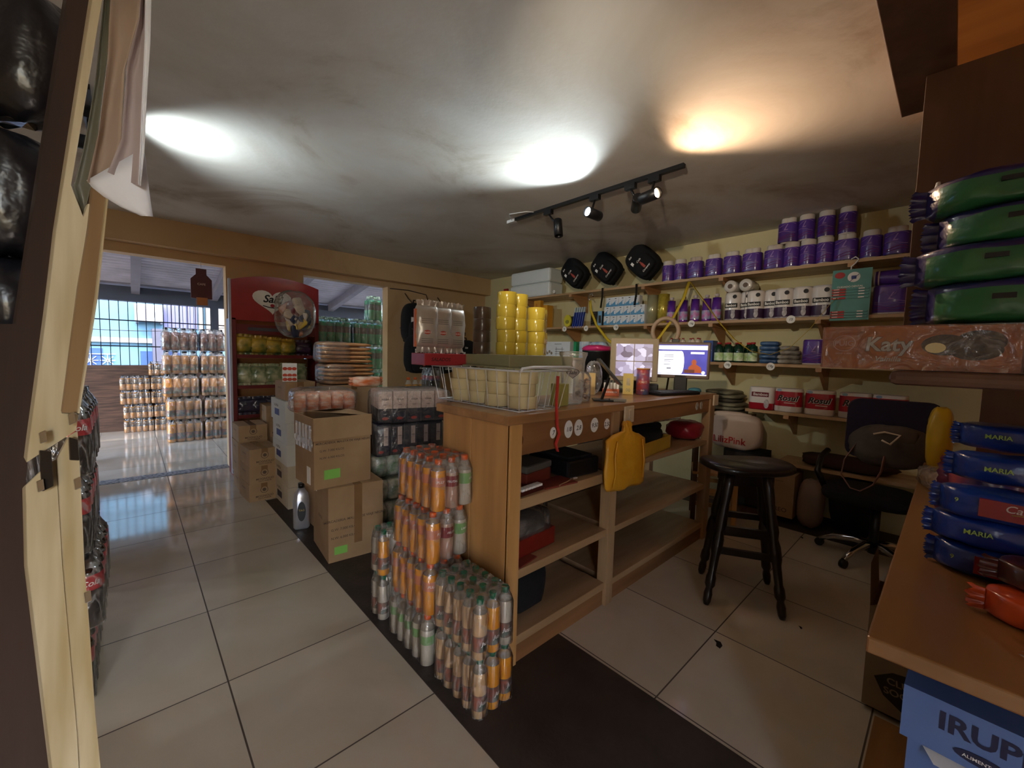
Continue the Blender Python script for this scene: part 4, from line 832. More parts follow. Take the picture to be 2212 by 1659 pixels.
# things on the customer side seen above the counter
bn = thing('waste_bin', 'black bin with pink plastic on top standing behind the counter', 'bin', (2.92, 2.08, .0))
MB().lathe([(.10, 1.0), (.125, 1.40), (.13, 1.41)], 28).lathe([(.14, .0), (.14, 1.0)], 20).part('body', BLACK, bn); MB().ell((0, 0, 1.425), (.115, .115, .035), .8, 24, 10, 0, .08, 3).part('liner', mat('pink_plastic', 'c4286c', .3, coat=.5), bn)
MB().ell((0, 0, .11), (.055, .05, .11), .8, 20, 14, 0, .09, 5).solo('crumpled_bottle_bag', BAGF, 'crumpled clear plastic bag standing on the counter before the black bin', 'bag', (2.30, 1.66, 1.112))
# ------------------------------------------------------------------ wall shelves
def bracket(t, y, z):
    X = Matrix.Translation((0, y, z))
    MB().box(0, .36, -.02, .02, -.03, 0, 0, X).add([(.36, -.012, -.03), (.36, .012, -.03), (.36, .012, -.20), (.36, -.012, -.20), (.06, -.012, -.03), (.06, .012, -.03), (.335, -.012, -.20), (.335, .012, -.20)],
        [(0, 1, 5, 4), (1, 0, 3, 2), (0, 4, 6, 3), (1, 2, 7, 5), (4, 5, 7, 6), (3, 6, 7, 2)], 0, False, X).part('bracket', wood('bracket_pine', 'b98a5c', '9c7048', 'x'), t)
for z, y0, y1, lb, by in ((2.155, .15, 4.75, 'topmost', (.6, 1.55, 2.35, 3.35, 4.2)), (1.73, .15, 4.05, 'second from the top', (.78, 1.62, 2.3, 3.45)), (1.34, .12, 3.95, 'third from the top', (.75, 1.5, 2.5, 3.4)), (.93, .2, 1.27, 'short one holding red paper packs', (.35, .95)), (.50, .05, 1.0, 'low plank behind the office chair', (.9,))):
    t = thing('wall_shelf', 'long pine wall shelf on the right wall, ' + lb, 'shelf', (4.08, 0, z), 0, 'pine wall shelves')
    MB().box(0, .365, y0, y1, -.026, 0).part('board', PINE_Y, t, bev=.002)
    for y in by: bracket(t, y, -.026)
WR = R(-90)
VIO = mat('violet_wrapper', '5a3896', .3, col2='482a80', scale=7, coat=.35); VIOL = mat('lilac_stroke', '9c7ab8', .4); MAG = mat('magenta_stroke', '8a2a7c', .4); ROLLW = mat('tissue_white', 'd6ccc4', .8, var=.04); CORE2 = mat('core_grey', '6a5a50', .8)
def rollpack(w, h=.215, d=.11, lobes=1, wrapper=None, swirl=True):
    t = thing('paper_roll_pack', 'x', 'paper roll pack')
    r = .012
    def outl(k, lob):
        o = []
        if lob == 1: return [(w/2*k*cos(a), d/2*k*sin(a)) for a in [2*pi*i/28 for i in range(28)]]
        return [(x*k, y*k) for x, y in rrect(w, d, d*.45, 7)]
    lob = 1 if w < .135 else 2
    wm_ = MB().loft([[(x, y, z) for x, y in outl(k, lob)] for z, k in ((.012, .97), (.02, 1), (h-.05, 1), (h-.045, .985))], 0, True, (0, 0))
    if swirl:
        f = -d/2 - .002
        for z0, mi, q in ((.15, 1, 1), (.09, 1, -.6), (.055, 2, .8), (.04, 2, .5)):
            wm_.tube([(x, f*(1 - (x/(w*.53))**2*.75 if lob == 1 else 1), h*z0/.215 + q*.018*sin(x/w*5 + q)) for x in [(-.42 + i*.084)*w for i in range(11)]], .0022, 5, mi)
        wm_.text('L', -.01, h*.62, .07, 0, 1, shear=.5, bend=None if lob == 2 else d*.53, sx=.9) if lob == 1 else wm_.text('L', -.01, h*.62, .07, f, 1, shear=.5)
    wm_.part('wrapper', [wrapper or VIO, VIOL, MAG], t)
    n = 1 if lob == 1 else 2; rr = min(d, w/n)/2*.96
    for i in range(n):
        x = (i - (n-1)/2) * (w - d) if n == 2 else 0
        MB().lathe([(rr*.9, 0), (rr, .008), (rr, h-.006), (rr*.93, h), (.02, h+.001), (.019, h-.02)], 22, [0]*4 + [1], (x, 0, 0), caps=(1, 1)).part('roll', [ROLLW, CORE2], t)
    return t
_rp = {}
def put_roll(x, y, z, w, label, group, d=.11, h=.215):
    k = (w, d, h)
    if k not in _rp:
        t = rollpack(w, h, d); _rp[k] = t; t.location = (x, y, z); t.rotation_euler = (0, 0, WR); t['label'] = label; t['group'] = group; return t
    return dup(_rp[k], (x, y, z), WR, label, group)
ys = [2.115, 1.985, 1.83, 1.655, 1.49, 1.32, 1.145, 1.015, .90, .785, .65, .50, .355]
ws = [.12, .12, .15, .15, .15, .16, .155, .12, .12, .12, .15, .13, .15]
for i, (y, w_) in enumerate(zip(ys, ws)):
    put_roll(4.17, y, 2.156, w_, 'violet toilet roll pack in the lower row on the top shelf, %s from the backpacks' % ORD[i], 'violet roll packs, lower row')
for i, y in enumerate((1.06, .93, .795, .66)):
    put_roll(4.20, y, 2.373, (.15, .12, .12, .12)[i], 'violet toilet roll pack standing on the row below, %s from the left' % ORD[i], 'violet roll packs, upper row')
# white foam pack and red card at the left end of the top shelf
fp = thing('foam_tray_pack', 'big white wrapped block of foam trays at the left end of the top shelf', 'foam pack', (4.10, 4.50, 2.157), WR)
MB().box(0, .78, 0, .28, 0, .185).part('lower_block', mat('white_foam', 'dfe4e4', .5, var=.04), fp, bev=.03); MB().box(.01, .77, 0, .28, .187, .37).part('upper_block', MATS['white_foam'], fp, bev=.03)
MB().box(0, .09, 0, .02, 0, .17).text('BIPO', .045, .12, .03, -.0012, 1).disc((.045, -.001, .05), .012, .012, 1, 4, .001).solo('red_card_sign', [RED, WHITEINK], 'small red card with white letters beside the foam block', 'sign', (4.12, 4.66, 2.157), WR)
disc_tag(4.075, 3.62, 2.19, .02, .02, '75', 'small square white price label beside the foam block', WR, sz=.022)
# backpacks on the shelf
for i, (y, tilt) in enumerate(((3.36, -50), (2.89, -50), (2.42, -48))):
    put_bp((4.17, y - .16, 2.275), (0, R(tilt), WR), 'black backpack lying tilted on the top shelf, %s of three' % ('left', 'middle', 'right')[i], 'backpacks on the top shelf', .78)
# second shelf
Z2 = 1.731
ob_ = thing('orange_carton', 'orange carton with a small white price disc at the left of the second shelf', 'box', (4.11, 3.95, Z2), WR)
MB().box(0, .19, 0, .12, 0, .30).box(-.0, .12, -.06, 0, 0, .36).text('3', .05, .3, .05, -.0615, 1, off=.02).disc((.06, -.0615, .16), .018, .018, 2, 16, .001).disc((.05, -.0615, .06), .025, .02, 3, 14, .001).part('carton', [mat('orange_yellow_card', 'd89a2c', .5), REDINK, PAPER, PATCH], ob_)
tm = thing('yellow_measure', 'round yellow tape measure pack on the second shelf', 'pack', (4.10, 3.40, Z2), WR)
MB().disc((0, 0, .075), .055, .075, 0, 24, .03).disc((0, -.002, .06), .03, .025, 1, 16, .002).part('face', [mat('bright_yellow', 'd8cc30', .3), mat('khaki_print', '8a8438', .4)], tm); MB().box(.03, .12, .02, .06, 0, .13).part('case', BLACK, tm, bev=.01)
bl = mat('blue_plastic', '2c48b0', .3, coat=.3)
bs_ = thing('blue_brush_pack', 'hanging cluster of blue toothbrush sachets on the second shelf', 'pack', (4.09, 3.22, Z2 - .02), WR)
for i in range(5): MB().bar((-.08 + i*.035, 0, .0), (-.045 + i*.035, 0, .19), .026, .012).part('sachet', bl, bs_); MB().bar((-.045 + i*.035, -.001, .19), (-.035 + i*.035, -.001, .25), .024, .012).part('sachet_top', mat('pale_blue_film', 'b8ccdc', .3), bs_)
eb = thing('dark_blister_pack', 'dark box with cables and a blue and white side at the second shelf', 'box', (4.12, 3.05, Z2), WR)
b = MB().box(0, .16, 0, .05, 0, .17, 0).box(.10, .16, -.002, 0, 0, .17, 1).box(.115, .15, -.003, 0, .03, .12, 0)
for i in range(5): b.tube([(.01, -.004, .03 + i*.025), (.08, -.006, .04 + i*.025)], .007, 6, 2)
b.part('box', [mat('charcoal_card', '3c342c', .5), mat('sky_blue_card', '7ab0d8', .4), BLACK], eb)
SB = mat('small_box_white', 'dfe4ec', .4, var=.03); SBB = mat('small_box_blue', '5a9ccc', .4)
smb = MB().box(0, .085, 0, .06, 0, .105, 0).add([(.0, -.001, .0), (.085, -.001, .0), (.085, -.001, .02), (.05, -.001, .07), (.03, -.001, .05), (0, -.001, .03)], [(0, 1, 2, 3, 4, 5)], 1).box(.045, .07, -.002, 0, .02, .06, 0).box(.035, .055, -.002, 0, .085, .092, 2)
for row in range(3):
    n = 6 if row < 2 else 5
    for i in range(n):
        q = 0 if row + i else 1
        o = smb.part('bulb_box', [SB, SBB, INK]); o.location = (4.115 + .004*((i+row) % 3), 2.86 - i*.0875 - .02*(row == 2), Z2 + .106*row); o.rotation_euler = (0, 0, WR + R((i*7+row*5) % 5 - 2))
        o['label'] = 'small white and blue light bulb box, %s from the left in the %s row' % (ORD[i], ('bottom', 'middle', 'top')[row]); o['category'] = 'box'; o['group'] = 'small bulb boxes'
for i, (y, m_, s_) in enumerate(((2.275, mat('silver_film_roll', 'b8b490', .2, .4, coat=.5), 'silver'), (2.15, mat('gold_film_roll', 'cdb84a', .22, .3, col2='b09c38', scale=40, coat=.5), 'gold'))):
    t = thing('film_roll', 'tall upright %s roll of cling film on the second shelf' % s_, 'roll', (4.17, y, Z2)); MB().cyl((0, 0, 0), .057, .305, 28).part('roll', m_, t); MB().cyl((0, 0, .305), .025, .004, 16).part('core', CORE, t)
k_pb = bottle_kind(.042, .26, liquid('violet_liquid', '4c2490', '7a3a9a'), mat('clear_cap', 'c8bcc0', .3), mat('pink_label', 'c858a8', .4, col2='8ac0d8', scale=22), lz=(.1, .42), fill=.86)
k_dg = bottle_kind(.040, .185, liquid('dark_green_liquid', '12382a'), mat('red_cap', 'b02830', .35), mat('lime_label', 'a8d07c', .4, col2='e8f0e0', scale=24), lz=(.08, .48), fill=.8, top=liquid('dark_green_liquid2', '12382a'))
k_yo = bottle_kind(.026, .12, liquid('milk_white', 'e0d4c4'), MATS['red_cap'], mat('red_white_label', 'd8c8b8', .4, col2='b03030', scale=30), lz=(.4, .6), fill=.8, top=MATS['milk_white'])
def bottles(k, items, lab, group):
    for i, (x, y, z) in enumerate(items):
        t = thing('plastic_bottle', lab % ORD[i], 'bottle', (x, y, z), WR, group); obj_of('body', k['body'], t); obj_of('label', k['label'], t); obj_of('cap', k['cap'], t)
bottles(k_pb, [(4.15, 2.05, Z2), (4.17, 1.93, Z2), (4.14, 1.80, Z2), (4.17, 1.70, Z2), (4.15, 1.60, Z2)], 'violet fabric softener bottle on the second shelf, %s from the left', 'violet bottles')
# bamboo kitchen roll packs
BAMW = mat('bamboo_white', 'ddd6d2', .4, var=.04, coat=.3); PLUM = mat('plum_band', '3c2444', .4); KIT = mat('kitten_grey', '9a9498', .6, col2='c4bec0', scale=30)
def bamboo(w, y, label, x=4.17, band=None, z=Z2, h=.255):
    t = thing('paper_roll_pack', label, 'paper roll pack', (x, y, z), WR, 'white roll packs with dark bands'); d = .115
    ol = lambda k: [(a*k, c*k) for a, c in rrect(w, d, d*.46, 8)]
    b = MB().loft([[(a, c, zz) for a, c in ol(k)] for zz, k in ((.0, .95), (.012, 1), (.095, 1), (.15, 1), (.185, 1), (h-.02, 1), (h, .92))], [3, 1, 0, 0, 0, 0], True)
    f = -d/2 - .0015
    b.box(-w*.38, w*.38, f, f+.02, .115, .155, 2).text('Bamboo', 0, .136, .034, f-.001, 4, off=.02, wmax=w*.66).disc((w*.22, f, .215), .018, .018, 2, 16, .002)
    b.disc((w*.16, f-.001, .045), .018, .03, 3, 14, .002).disc((w*.16, f-.0015, .075), .016, .015, 3, 14, .002).poly([(w*.16-.016, .08), (w*.16-.013, .098), (w*.16-.004, .088)], f-.001, 3).poly([(w*.16+.016, .08), (w*.16+.013, .098), (w*.16+.004, .088)], f-.001, 3)
    b.part('wrapper', [BAMW, band or PLUM, INK, KIT, WHITEINK], t); return t
for i, (y, w_) in enumerate(((1.455, .135), (1.345, .10), (1.265, .14), (1.145, .115), (1.045, .14), (.91, .14))):
    bamboo(w_, y, 'white kitchen roll pack with a dark name band, %s from the violet bottles' % ORD[i], x=4.16 + (.03 if i in (1, 3) else 0))
bamboo(.15, .775, 'white kitchen roll pack with a dark name band, nearest the napkin pack', x=4.17)
for i, y in enumerate((1.475, 1.345)):
    t = thing('toilet_roll', 'wrapped white paper roll lying on top of the roll packs, %s one' % ('left', 'right')[i], 'paper roll', (4.11, y, Z2 + .256 + .058), WR, 'rolls lying on the packs')
    MB().lathe([(.022, .0), (.05, .0), (.056, .01), (.056, .2), (.05, .21)], 26, [0, 0, 0, 0], X=Matrix.Rotation(-pi/2, 4, 'X'), caps=(0, 1)).part('roll', mat('glossy_white_wrap', 'd4cfc8', .25, coat=.6, bump=.4, bscale=30), t)
    MB().lathe([(.022, .002), (.02, .1)], 16, 0, X=Matrix.Rotation(-pi/2, 4, 'X')).part('core', CORE2, t)
np_ = thing('napkin_pack', 'white and orange napkin pack beside the last white roll pack', 'napkin pack', (4.14, .635, Z2), WR)
MB().box(-.06, .09, 0, .12, .07, .235, 0).box(-.06, .03, -.001, 0, .075, .10, 1).text('servilleta', -.015, .14, .022, -.0012, 1, wmax=.08).part('pack', [BAMW, mat('orange_print', 'd0603c', .5)], np_)
MB().ell((0, .05, .034), (.1, .06, .035), .45, 20, 8, 0, .05, 2).part('lower_pack', MATS['glossy_white_wrap'], np_)
# right end of second shelf
def vpack(label, x, y, z, w, h, d=.13, seed=0):
    t = thing('paper_roll_pack', label, 'paper roll pack', (x, y, z), WR)
    ol = lambda k: [(a*k, c*k) for a, c in rrect(w, d, d*.4, 8)]
    b = MB().loft([[(a, c, zz) for a, c in ol(k)] for zz, k in ((.0, .95), (.012, 1), (h-.015, 1), (h, .94))], [3, 0, 0], True); f = -d/2 - .002
    b.tube([(-w*.3 + i*w*.06, f, h*.68 + .02*sin(i*.9)) for i in range(9)], .0022, 5, 1).text('L', 0, h*.62, h*.35, f, 1, shear=.5)
    for q in range(4): b.tube([(-w*.42 + i*w*.085, f, h*(.15 + q*.09) + .008*sin(i*.7+q)) for i in range(11)], .002, 5, 2 if q < 2 else 1)
    b.part('wrapper', [VIO, VIOL, MAG, ROLLW], t)
    for s in (-1, 1): MB().cyl((s*w*.24, 0, h-.004), w*.2, .008, 20).part('roll', ROLLW, t)
    return t
vpack('wide violet roll pack right of the toothbrush card on the second shelf', 4.17, .36, Z2, .205, .215)
vpack('wide violet roll pack half hidden by the green bags on the second shelf', 4.17, .16, Z2, .18, .21)
t = thing('paper_roll_pack', 'violet roll pack lying on its side on the wide violet packs', 'paper roll pack', (4.16, .46, Z2 + .217 + .055), WR)
MB().lathe([(.05, 0), (.055, .01), (.055, .2), (.05, .21)], 24, 0, X=Matrix.Rotation(pi/2, 4, 'Y')).part('wrapper', VIO, t); MB().lathe([(.052, -.004), (.056, .03)], 24, 0, X=Matrix.Rotation(pi/2, 4, 'Y')).part('roll', ROLLW, t)
# toothbrush card hanging in front
TEAL = mat('teal_card', '3c8c86', .35, coat=.4); tb = thing('toothbrush_card', 'teal hanging card of red and teal toothbrushes before the second shelf', 'hanging card', (4.045, .70, 1.69), WR)
b = MB().box(0, .235, 0, .006, 0, .385, 0).disc((.045, -.001, .345), .032, .024, 1, 16, .001).disc((.13, -.001, .325), .038, .038, 2, 20, .001).bar((.105, -.004, .29), (.16, -.004, .345), .006, .002, 3).box(.115, .145, -.003, 0, .31, .335, 3)
b.text('CUIDADO DENTAL', .11, .255, .018, -.0012, 2, wmax=.18); b.part('card', [TEAL, REDINK, WHITEINK, MATS['blue_print']], tb)
for i, z in enumerate((.235, .215, .195, .17, .065, .045, .025)):
    MB().box(.005, .09, -.012, 0, z-.008, z+.006, 0).box(.09, .225, -.011, 0, z-.006, z+.005, 1).box(.165, .2, -.014, -.01, z-.004, z+.004, 2).box(.015, .05, -.0135, -.011, z-.002, z+.002, 2).part('toothbrush', [REDINK, TEAL, WHITEINK], tb)
MB().tube([(.11, 0, .38), (.11, 0, .405), (.135, 0, .43), (.15, 0, .455), (.13, 0, .475), (.105, 0, .46)], .005).part('hook', WIRE, tb)
# third shelf
Z3 = 1.341
wbx = thing('picture_box', 'white product box with a rack picture on the third shelf', 'box', (4.10, 3.84, Z3), WR)
b = MB().box(0, .5, 0, .08, 0, .20, 0)
for i in range(3): b.box(.25, .40, -.001, 0, .04 + i*.03, .044 + i*.03, 1)
b.box(.27, .274, -.001, 0, .02, .13, 1).box(.37, .374, -.001, 0, .02, .13, 1)
for i in range(5): b.disc((.05 + i*.035, -.001, .05 + .02*(i % 2)), .017, .02, 2, 10, .001)
b.text('ORGANIZADOR', .3, .17, .016, -.0012, 1); b.part('box', [SB, INK, mat('photo_brown', '9a8c74', .5)], wbx)
for i, (y, m_, h_) in enumerate(((3.29, GREENB, .2), (3.2, mat('blue_white_box', '8cb0d8', .4, col2='dfe6ee', scale=14), .2))): MB().box(0, .04 + i*.1, 0, .08, 0, h_).solo(('green_packet', 'blue_packet')[i], m_, ('narrow green packet', 'blue and white packet')[i] + ' right of the white product box on the third shelf', 'packet', (4.11, y, Z3), WR)
MB().ell((.0, 0, .1), (.12, .06, .1), .5, 20, 10, 0, .06, 3).solo('blue_parcel', MATS['blue_white_box'], 'blue wrapped parcel on the third shelf behind the black bin', 'parcel', (4.18, 2.95, Z3), WR)
MB().box(0, .25, 0, .1, 0, .21).solo('pale_blue_box', mat('pale_blue_box', '88a0b8', .5), 'pale blue box just showing above the beige-framed monitor', 'box', (4.12, 2.62, Z3), WR)
bottles(k_yo, [(4.13, 2.02, Z3 + .11), (4.18, 1.965, Z3 + .11), (4.13, 1.90, Z3 + .11), (4.18, 1.845, Z3 + .11), (4.13, 1.80, Z3 + .11), (4.18, 1.755, Z3 + .11), (4.12, 1.745, Z3 + .11)], 'small white bottle with red cap above the computer monitor, %s from the left', 'small white bottles')
MB().box(0, .345, 0, .2, 0, .11).solo('white_crate_box', SB, 'flat white box under the small red-capped bottles', 'box', (4.09, 2.06, Z3), WR)
MB().box(0, .09, 0, .12, 0, .205).text('AZUL', .045, .12, .03, -.0012, 1).solo('blue_book', [mat('royal_blue_card', '2a4c9c', .4), MATS['lime_label']], 'royal blue packet right of the computer monitor', 'packet', (4.14, 1.70, Z3), WR)
bottles(k_dg, [(4.12, 1.54, Z3), (4.12, 1.455, Z3), (4.12, 1.365, Z3), (4.12, 1.25, Z3), (4.20, 1.5, Z3), (4.20, 1.41, Z3), (4.20, 1.31, Z3)], 'dark green dish soap bottle with red cap on the third shelf, %s in the row', 'dark green soap bottles')
BLP = mat('blue_sponge_pack', '4a6c94', .3, col2='31507c', scale=9, coat=.5)
for i in range(5): MB().ell((0, 0, .019), (.075, .06, .02), .4, 20, 8, 0, .03, i).solo('blue_sponge_pack', BLP, 'blue wipe packet in the pile on the third shelf, %s from the bottom' % ORD[i], 'packet', (4.15, 1.12 + .004*(i % 2), Z3 + .0385*i), WR, 'blue wipe packets')
GRP = mat('grey_white_pack', 'b8b0a4', .4, col2='6a645c', scale=9)
for i in range(4): MB().ell((0, 0, .02), (.09 - .008*i, .06, .021), .5, 20, 8, 0, .06, i+9).solo('grey_packet', GRP, 'grey and white packet beside the blue wipes, %s from the bottom' % ORD[i], 'packet', (4.15, .965 + .01*(i % 2), Z3 + .038*i), WR, 'grey packets')
vpack('violet roll pack at the right end of the third shelf beside the orange biscuit pack', 4.16, .80, Z3, .16, .205)
# short shelf with red packs
Z4 = .931; REDP = mat('red_paper_pack', 'a8182a', .3, coat=.3)
for i, y in enumerate((.955, .735, .51, .31)):
    t = thing('paper_roll_pack', 'red and white four-roll paper pack on the short shelf, %s from the left' % ORD[i], 'paper roll pack', (4.16, y, Z4), WR, 'red roll packs'); w_ = .2; d = .13; h = .2
    ol = lambda k: [(a*k, c*k) for a, c in rrect(w_, d, d*.35, 7)]
    b = MB().loft([[(a, c, zz) for a, c in ol(k)] for zz, k in ((.0, .95), (.01, 1), (.05, 1), (.175, 1), (.2, .95))], [1, 1, 0, 1], True)
    b.text('Rosul', .002, .118, .065, -d/2 - .0015, 1, shear=.3, off=.06, wmax=.175).text('Rosul', 0, .12, .065, -d/2 - .0025, 2, shear=.3, off=.03, wmax=.17).disc((-.06, -d/2-.001, .185), .018, .012, 3, 14, .001).box(-.02, .06, -d/2-.002, -d/2, .075, .082, 4)
    b.part('wrapper', [REDP, ROLLW, INK, MATS['pale_blue_box'], PINKW], t)
t = thing('paper_roll_pack', 'white paper roll pack with dark red band and red base on the short shelf', 'paper roll pack', (4.15, 1.155, Z4), WR); w_ = .2; d = .13
ol = lambda k: [(a*k, c*k) for a, c in rrect(w_, d, d*.35, 7)]
MB().loft([[(a, c, zz) for a, c in ol(k)] for zz, k in ((.0, .95), (.01, 1), (.06, 1), (.175, 1), (.2, .95))], [1, 1, 0, 0], True).box(-.07, .065, -d/2-.002, -d/2+.02, .115, .155, 2).text('Bamboo', 0, .136, .034, -d/2-.003, 0, off=.02, wmax=.12).disc((.05, -d/2-.002, .055), .02, .04, 3, 14, .002).part('wrapper', [BAMW, REDP, mat('dark_red_band', '6a1420', .4), KIT], t)
SACK = mat('folded_sack', 'a09a80', .8, col2='6a6450', scale=5, bump=.4, bscale=12)
MB().box(0, .45, 0, .33, 0, .02).solo('side_shelf', PINE_Y, 'short board under the folded sacks at the counter end', 'shelf', (4.08, 1.72, .83), WR)
for i in range(6): MB().ell((0, 0, .018), (.20 - .01*i, .15, .022), .6, 26, 8, 0, .09, i+50).solo('folded_sack', SACK if i % 3 else mat('dark_folded_sack', '4a4438', .8), 'folded sack in the pile behind the right end of the counter, %s from the bottom' % ORD[i], 'sack', (4.24, 1.50 + .02*(i % 2), .85 + .037*i), WR, 'folded sacks')
wb_ = thing('tote_bag', 'white bag with red lettering standing behind the right end of the counter', 'bag', (4.03, 1.33, .56), WR)
MB().ell((0, .04, .15), (.22, .10, .16), .55, 30, 16, 0, .04, 12).part('bag', mat('white_tote', 'cdb8a8', .8, var=.08, bump=.4, bscale=10), wb_); MB().text('LilizPink', -.02, .08, .085, -.069, 0, off=.01, wmax=.36).part('lettering', REDINK, wb_)
MB().ell((-.04, .03, .30), (.17, .05, .03), .9, 20, 8, 0, .15, 2).part('folded_top', MATS['white_tote'], wb_)
carton('brown box with a dark printed mark under the low plank', (3.98, 1.05, .06), R(-90), .22, .28, .36, txt=[('REO', .13, .06, .05), ('=====', .11, .30, .02)], tape=False)
MB().box(0, .5, 0, .3, 0, .055).solo('floor_board', wood('dark_floor_board', '5a3c28', '44301f', 'x'), 'dark board on the floor under the brown printed box', 'board', (3.96, 1.5, .003), WR)
MB().box(0, .32, 0, .25, 0, .49).box(.02, .3, -.001, 0, .02, .47, 1).solo('dark_crate', [BLACKM, mat('dark_front', '241a16', .6)], 'dark storage crate under the white lettered bag', 'crate', (4.0, 1.4, .065), WR)
# price discs on shelf edges
for y, z, tx, lb in ((3.42, 1.70, '9g', 'round white price disc below the yellow tape measure'), (3.08, 1.70, '8.3', 'round white price disc below the blue sachets'), (2.66, 1.70, '15g', 'round white price disc below the small bulb boxes'), (1.80, 1.71, '16g', 'round white price disc below the violet bottles'), (.965, 1.715, '15', 'round white price disc with bold digits below the white roll packs'), (1.44, 1.315, '19g', 'round white price disc below the green soap bottles'), (1.09, 1.315, '19g', 'round white price disc below the blue wipes')):
    disc_tag(4.072, y, z, .033, .033, tx, lb, WR, 'price discs on the wall shelves', sz=.028)
# yellow straps with hooks
STRAP = mat('yellow_strap', 'd8b828', .5)
s1 = thing('yellow_strap', 'yellow strap hanging from a steel hook on the top shelf towards the beige-framed monitor', 'strap', (0, 0, 0))
MB().tube([(4.05, 3.02, 2.03), (4.02, 2.98, 1.9), (3.98, 2.86, 1.72), (3.92, 2.66, 1.55), (3.85, 2.45, 1.45), (3.8, 2.2, 1.42), (3.84, 2.02, 1.55), (3.92, 1.92, 1.75), (4.0, 1.86, 1.95), (4.06, 1.84, 2.12)], .016, 6, flat=.12).part('strap', STRAP, s1)
MB().tube([(4.05, 3.02, 2.02), (4.055, 3.05, 2.06), (4.06, 3.04, 2.1), (4.06, 3.0, 2.105), (4.055, 2.98, 2.07)], .008, 8).part('hook', CHROME, s1)
MB().tube([(4.06, 1.83, 2.12), (4.03, 1.68, 1.93), (4.0, 1.52, 1.72), (3.96, 1.36, 1.55), (3.92, 1.2, 1.44), (3.9, 1.05, 1.415), (3.9, .92, 1.47), (3.93, .80, 1.62), (3.98, .70, 1.80), (4.02, .66, 1.86)], .014, 6, flat=.12).solo('yellow_strap', STRAP, 'yellow strap sagging across the third shelf from the violet rolls to the toothbrush card', 'strap')
for i, (y, z) in enumerate(((2.86, 2.1), (2.42, 2.12))):
    MB().tube([(4.1, y, 2.165), (4.065, y, 2.16), (4.06, y - .005, 2.05), (4.06, y + .01, 1.93)], .012, 6, flat=.2).solo('black_strap', BLACKM, 'black backpack strap dangling over the top shelf edge, %s one' % ('left', 'right')[i], 'strap', group='dangling straps')
# ------------------------------------------------------------------ track lights
tk = thing('light_track', 'slim dark ceiling light track with a pale end cap above the counter', 'light track', (2.60, 0, 2.565))
MB().box(-.015, .015, 1.25, 2.82, 0, .025).part('rail', BLACK, tk); MB().box(-.018, .018, 2.80, 2.90, -.005, .02).part('end_cap', WIRE, tk); MB().tube([(0, 2.85, .01), (-.12, 2.75, .02), (-.06, 2.6, .022), (0, 2.55, .02)], .004).part('cable', WIRE, tk)
def spot(label, p, aim, glow, hinge):
    t = thing('track_spotlight', label, 'spotlight', p, 0, None); d = (Vector(aim) - Vector(p)).normalized(); X = d.to_track_quat('Z', 'Y').to_matrix().to_4x4()
    MB().lathe([(.034, -.09), (.036, -.085), (.036, .055), (.031, .055), (.030, .03)], 28, 0, X=X, caps=(1, 0)).part('housing', BLACK, t)
    MB().lathe([(.001, .032), (.030, .032)], 24, 0, X=X, caps=(0, 0)).part('lens', glow, t)
    MB().box(-.018, .018, -.04, .04, -.0, .035).part('adapter', BLACK, t, (hinge[0] - p[0], hinge[1] - p[1], 2.53 - p[2]))
    MB().tube([(0, 0, .02), (hinge[0] - p[0], hinge[1] - p[1], 2.54 - p[2])], .008).part('stem', BLACK, t)
GC = mat('lit_cool_lens', 'e8f6ff', .3, emit=60, var=0); GW = mat('lit_warm_lens', 'ffd9a8', .3, emit=40, var=0); GO = mat('dark_lens', '30302c', .2)
spot('lit cool white track spotlight, middle one on the ceiling track', SPOTS[0][1], SPOTS[0][2], GC, (2.6, 1.93))
spot('lit warm track spotlight at the near end of the ceiling track', SPOTS[1][1], SPOTS[1][2], GW, (2.6, 1.45))
spot('unlit track spotlight pointing down at the far end of the ceiling track', (2.64, 2.32, 2.40), (2.58, 2.20, 1.9), GO, (2.6, 2.4))
spot('dark unlit spotlight turned away beside the warm one', (2.64, 1.60, 2.43), (3.2, 2.0, 2.3), GO, (2.6, 1.63))
spot('cool spotlight above the passage hidden behind the hanging papers', SPOTS[2][1], SPOTS[2][2], GC, (-.12, 3.2))
MB().box(-.14, -.10, 2.9, 3.5, 2.565, 2.59).solo('light_track', BLACK, 'short ceiling track above the passage at the left behind the hanging papers', 'light track')
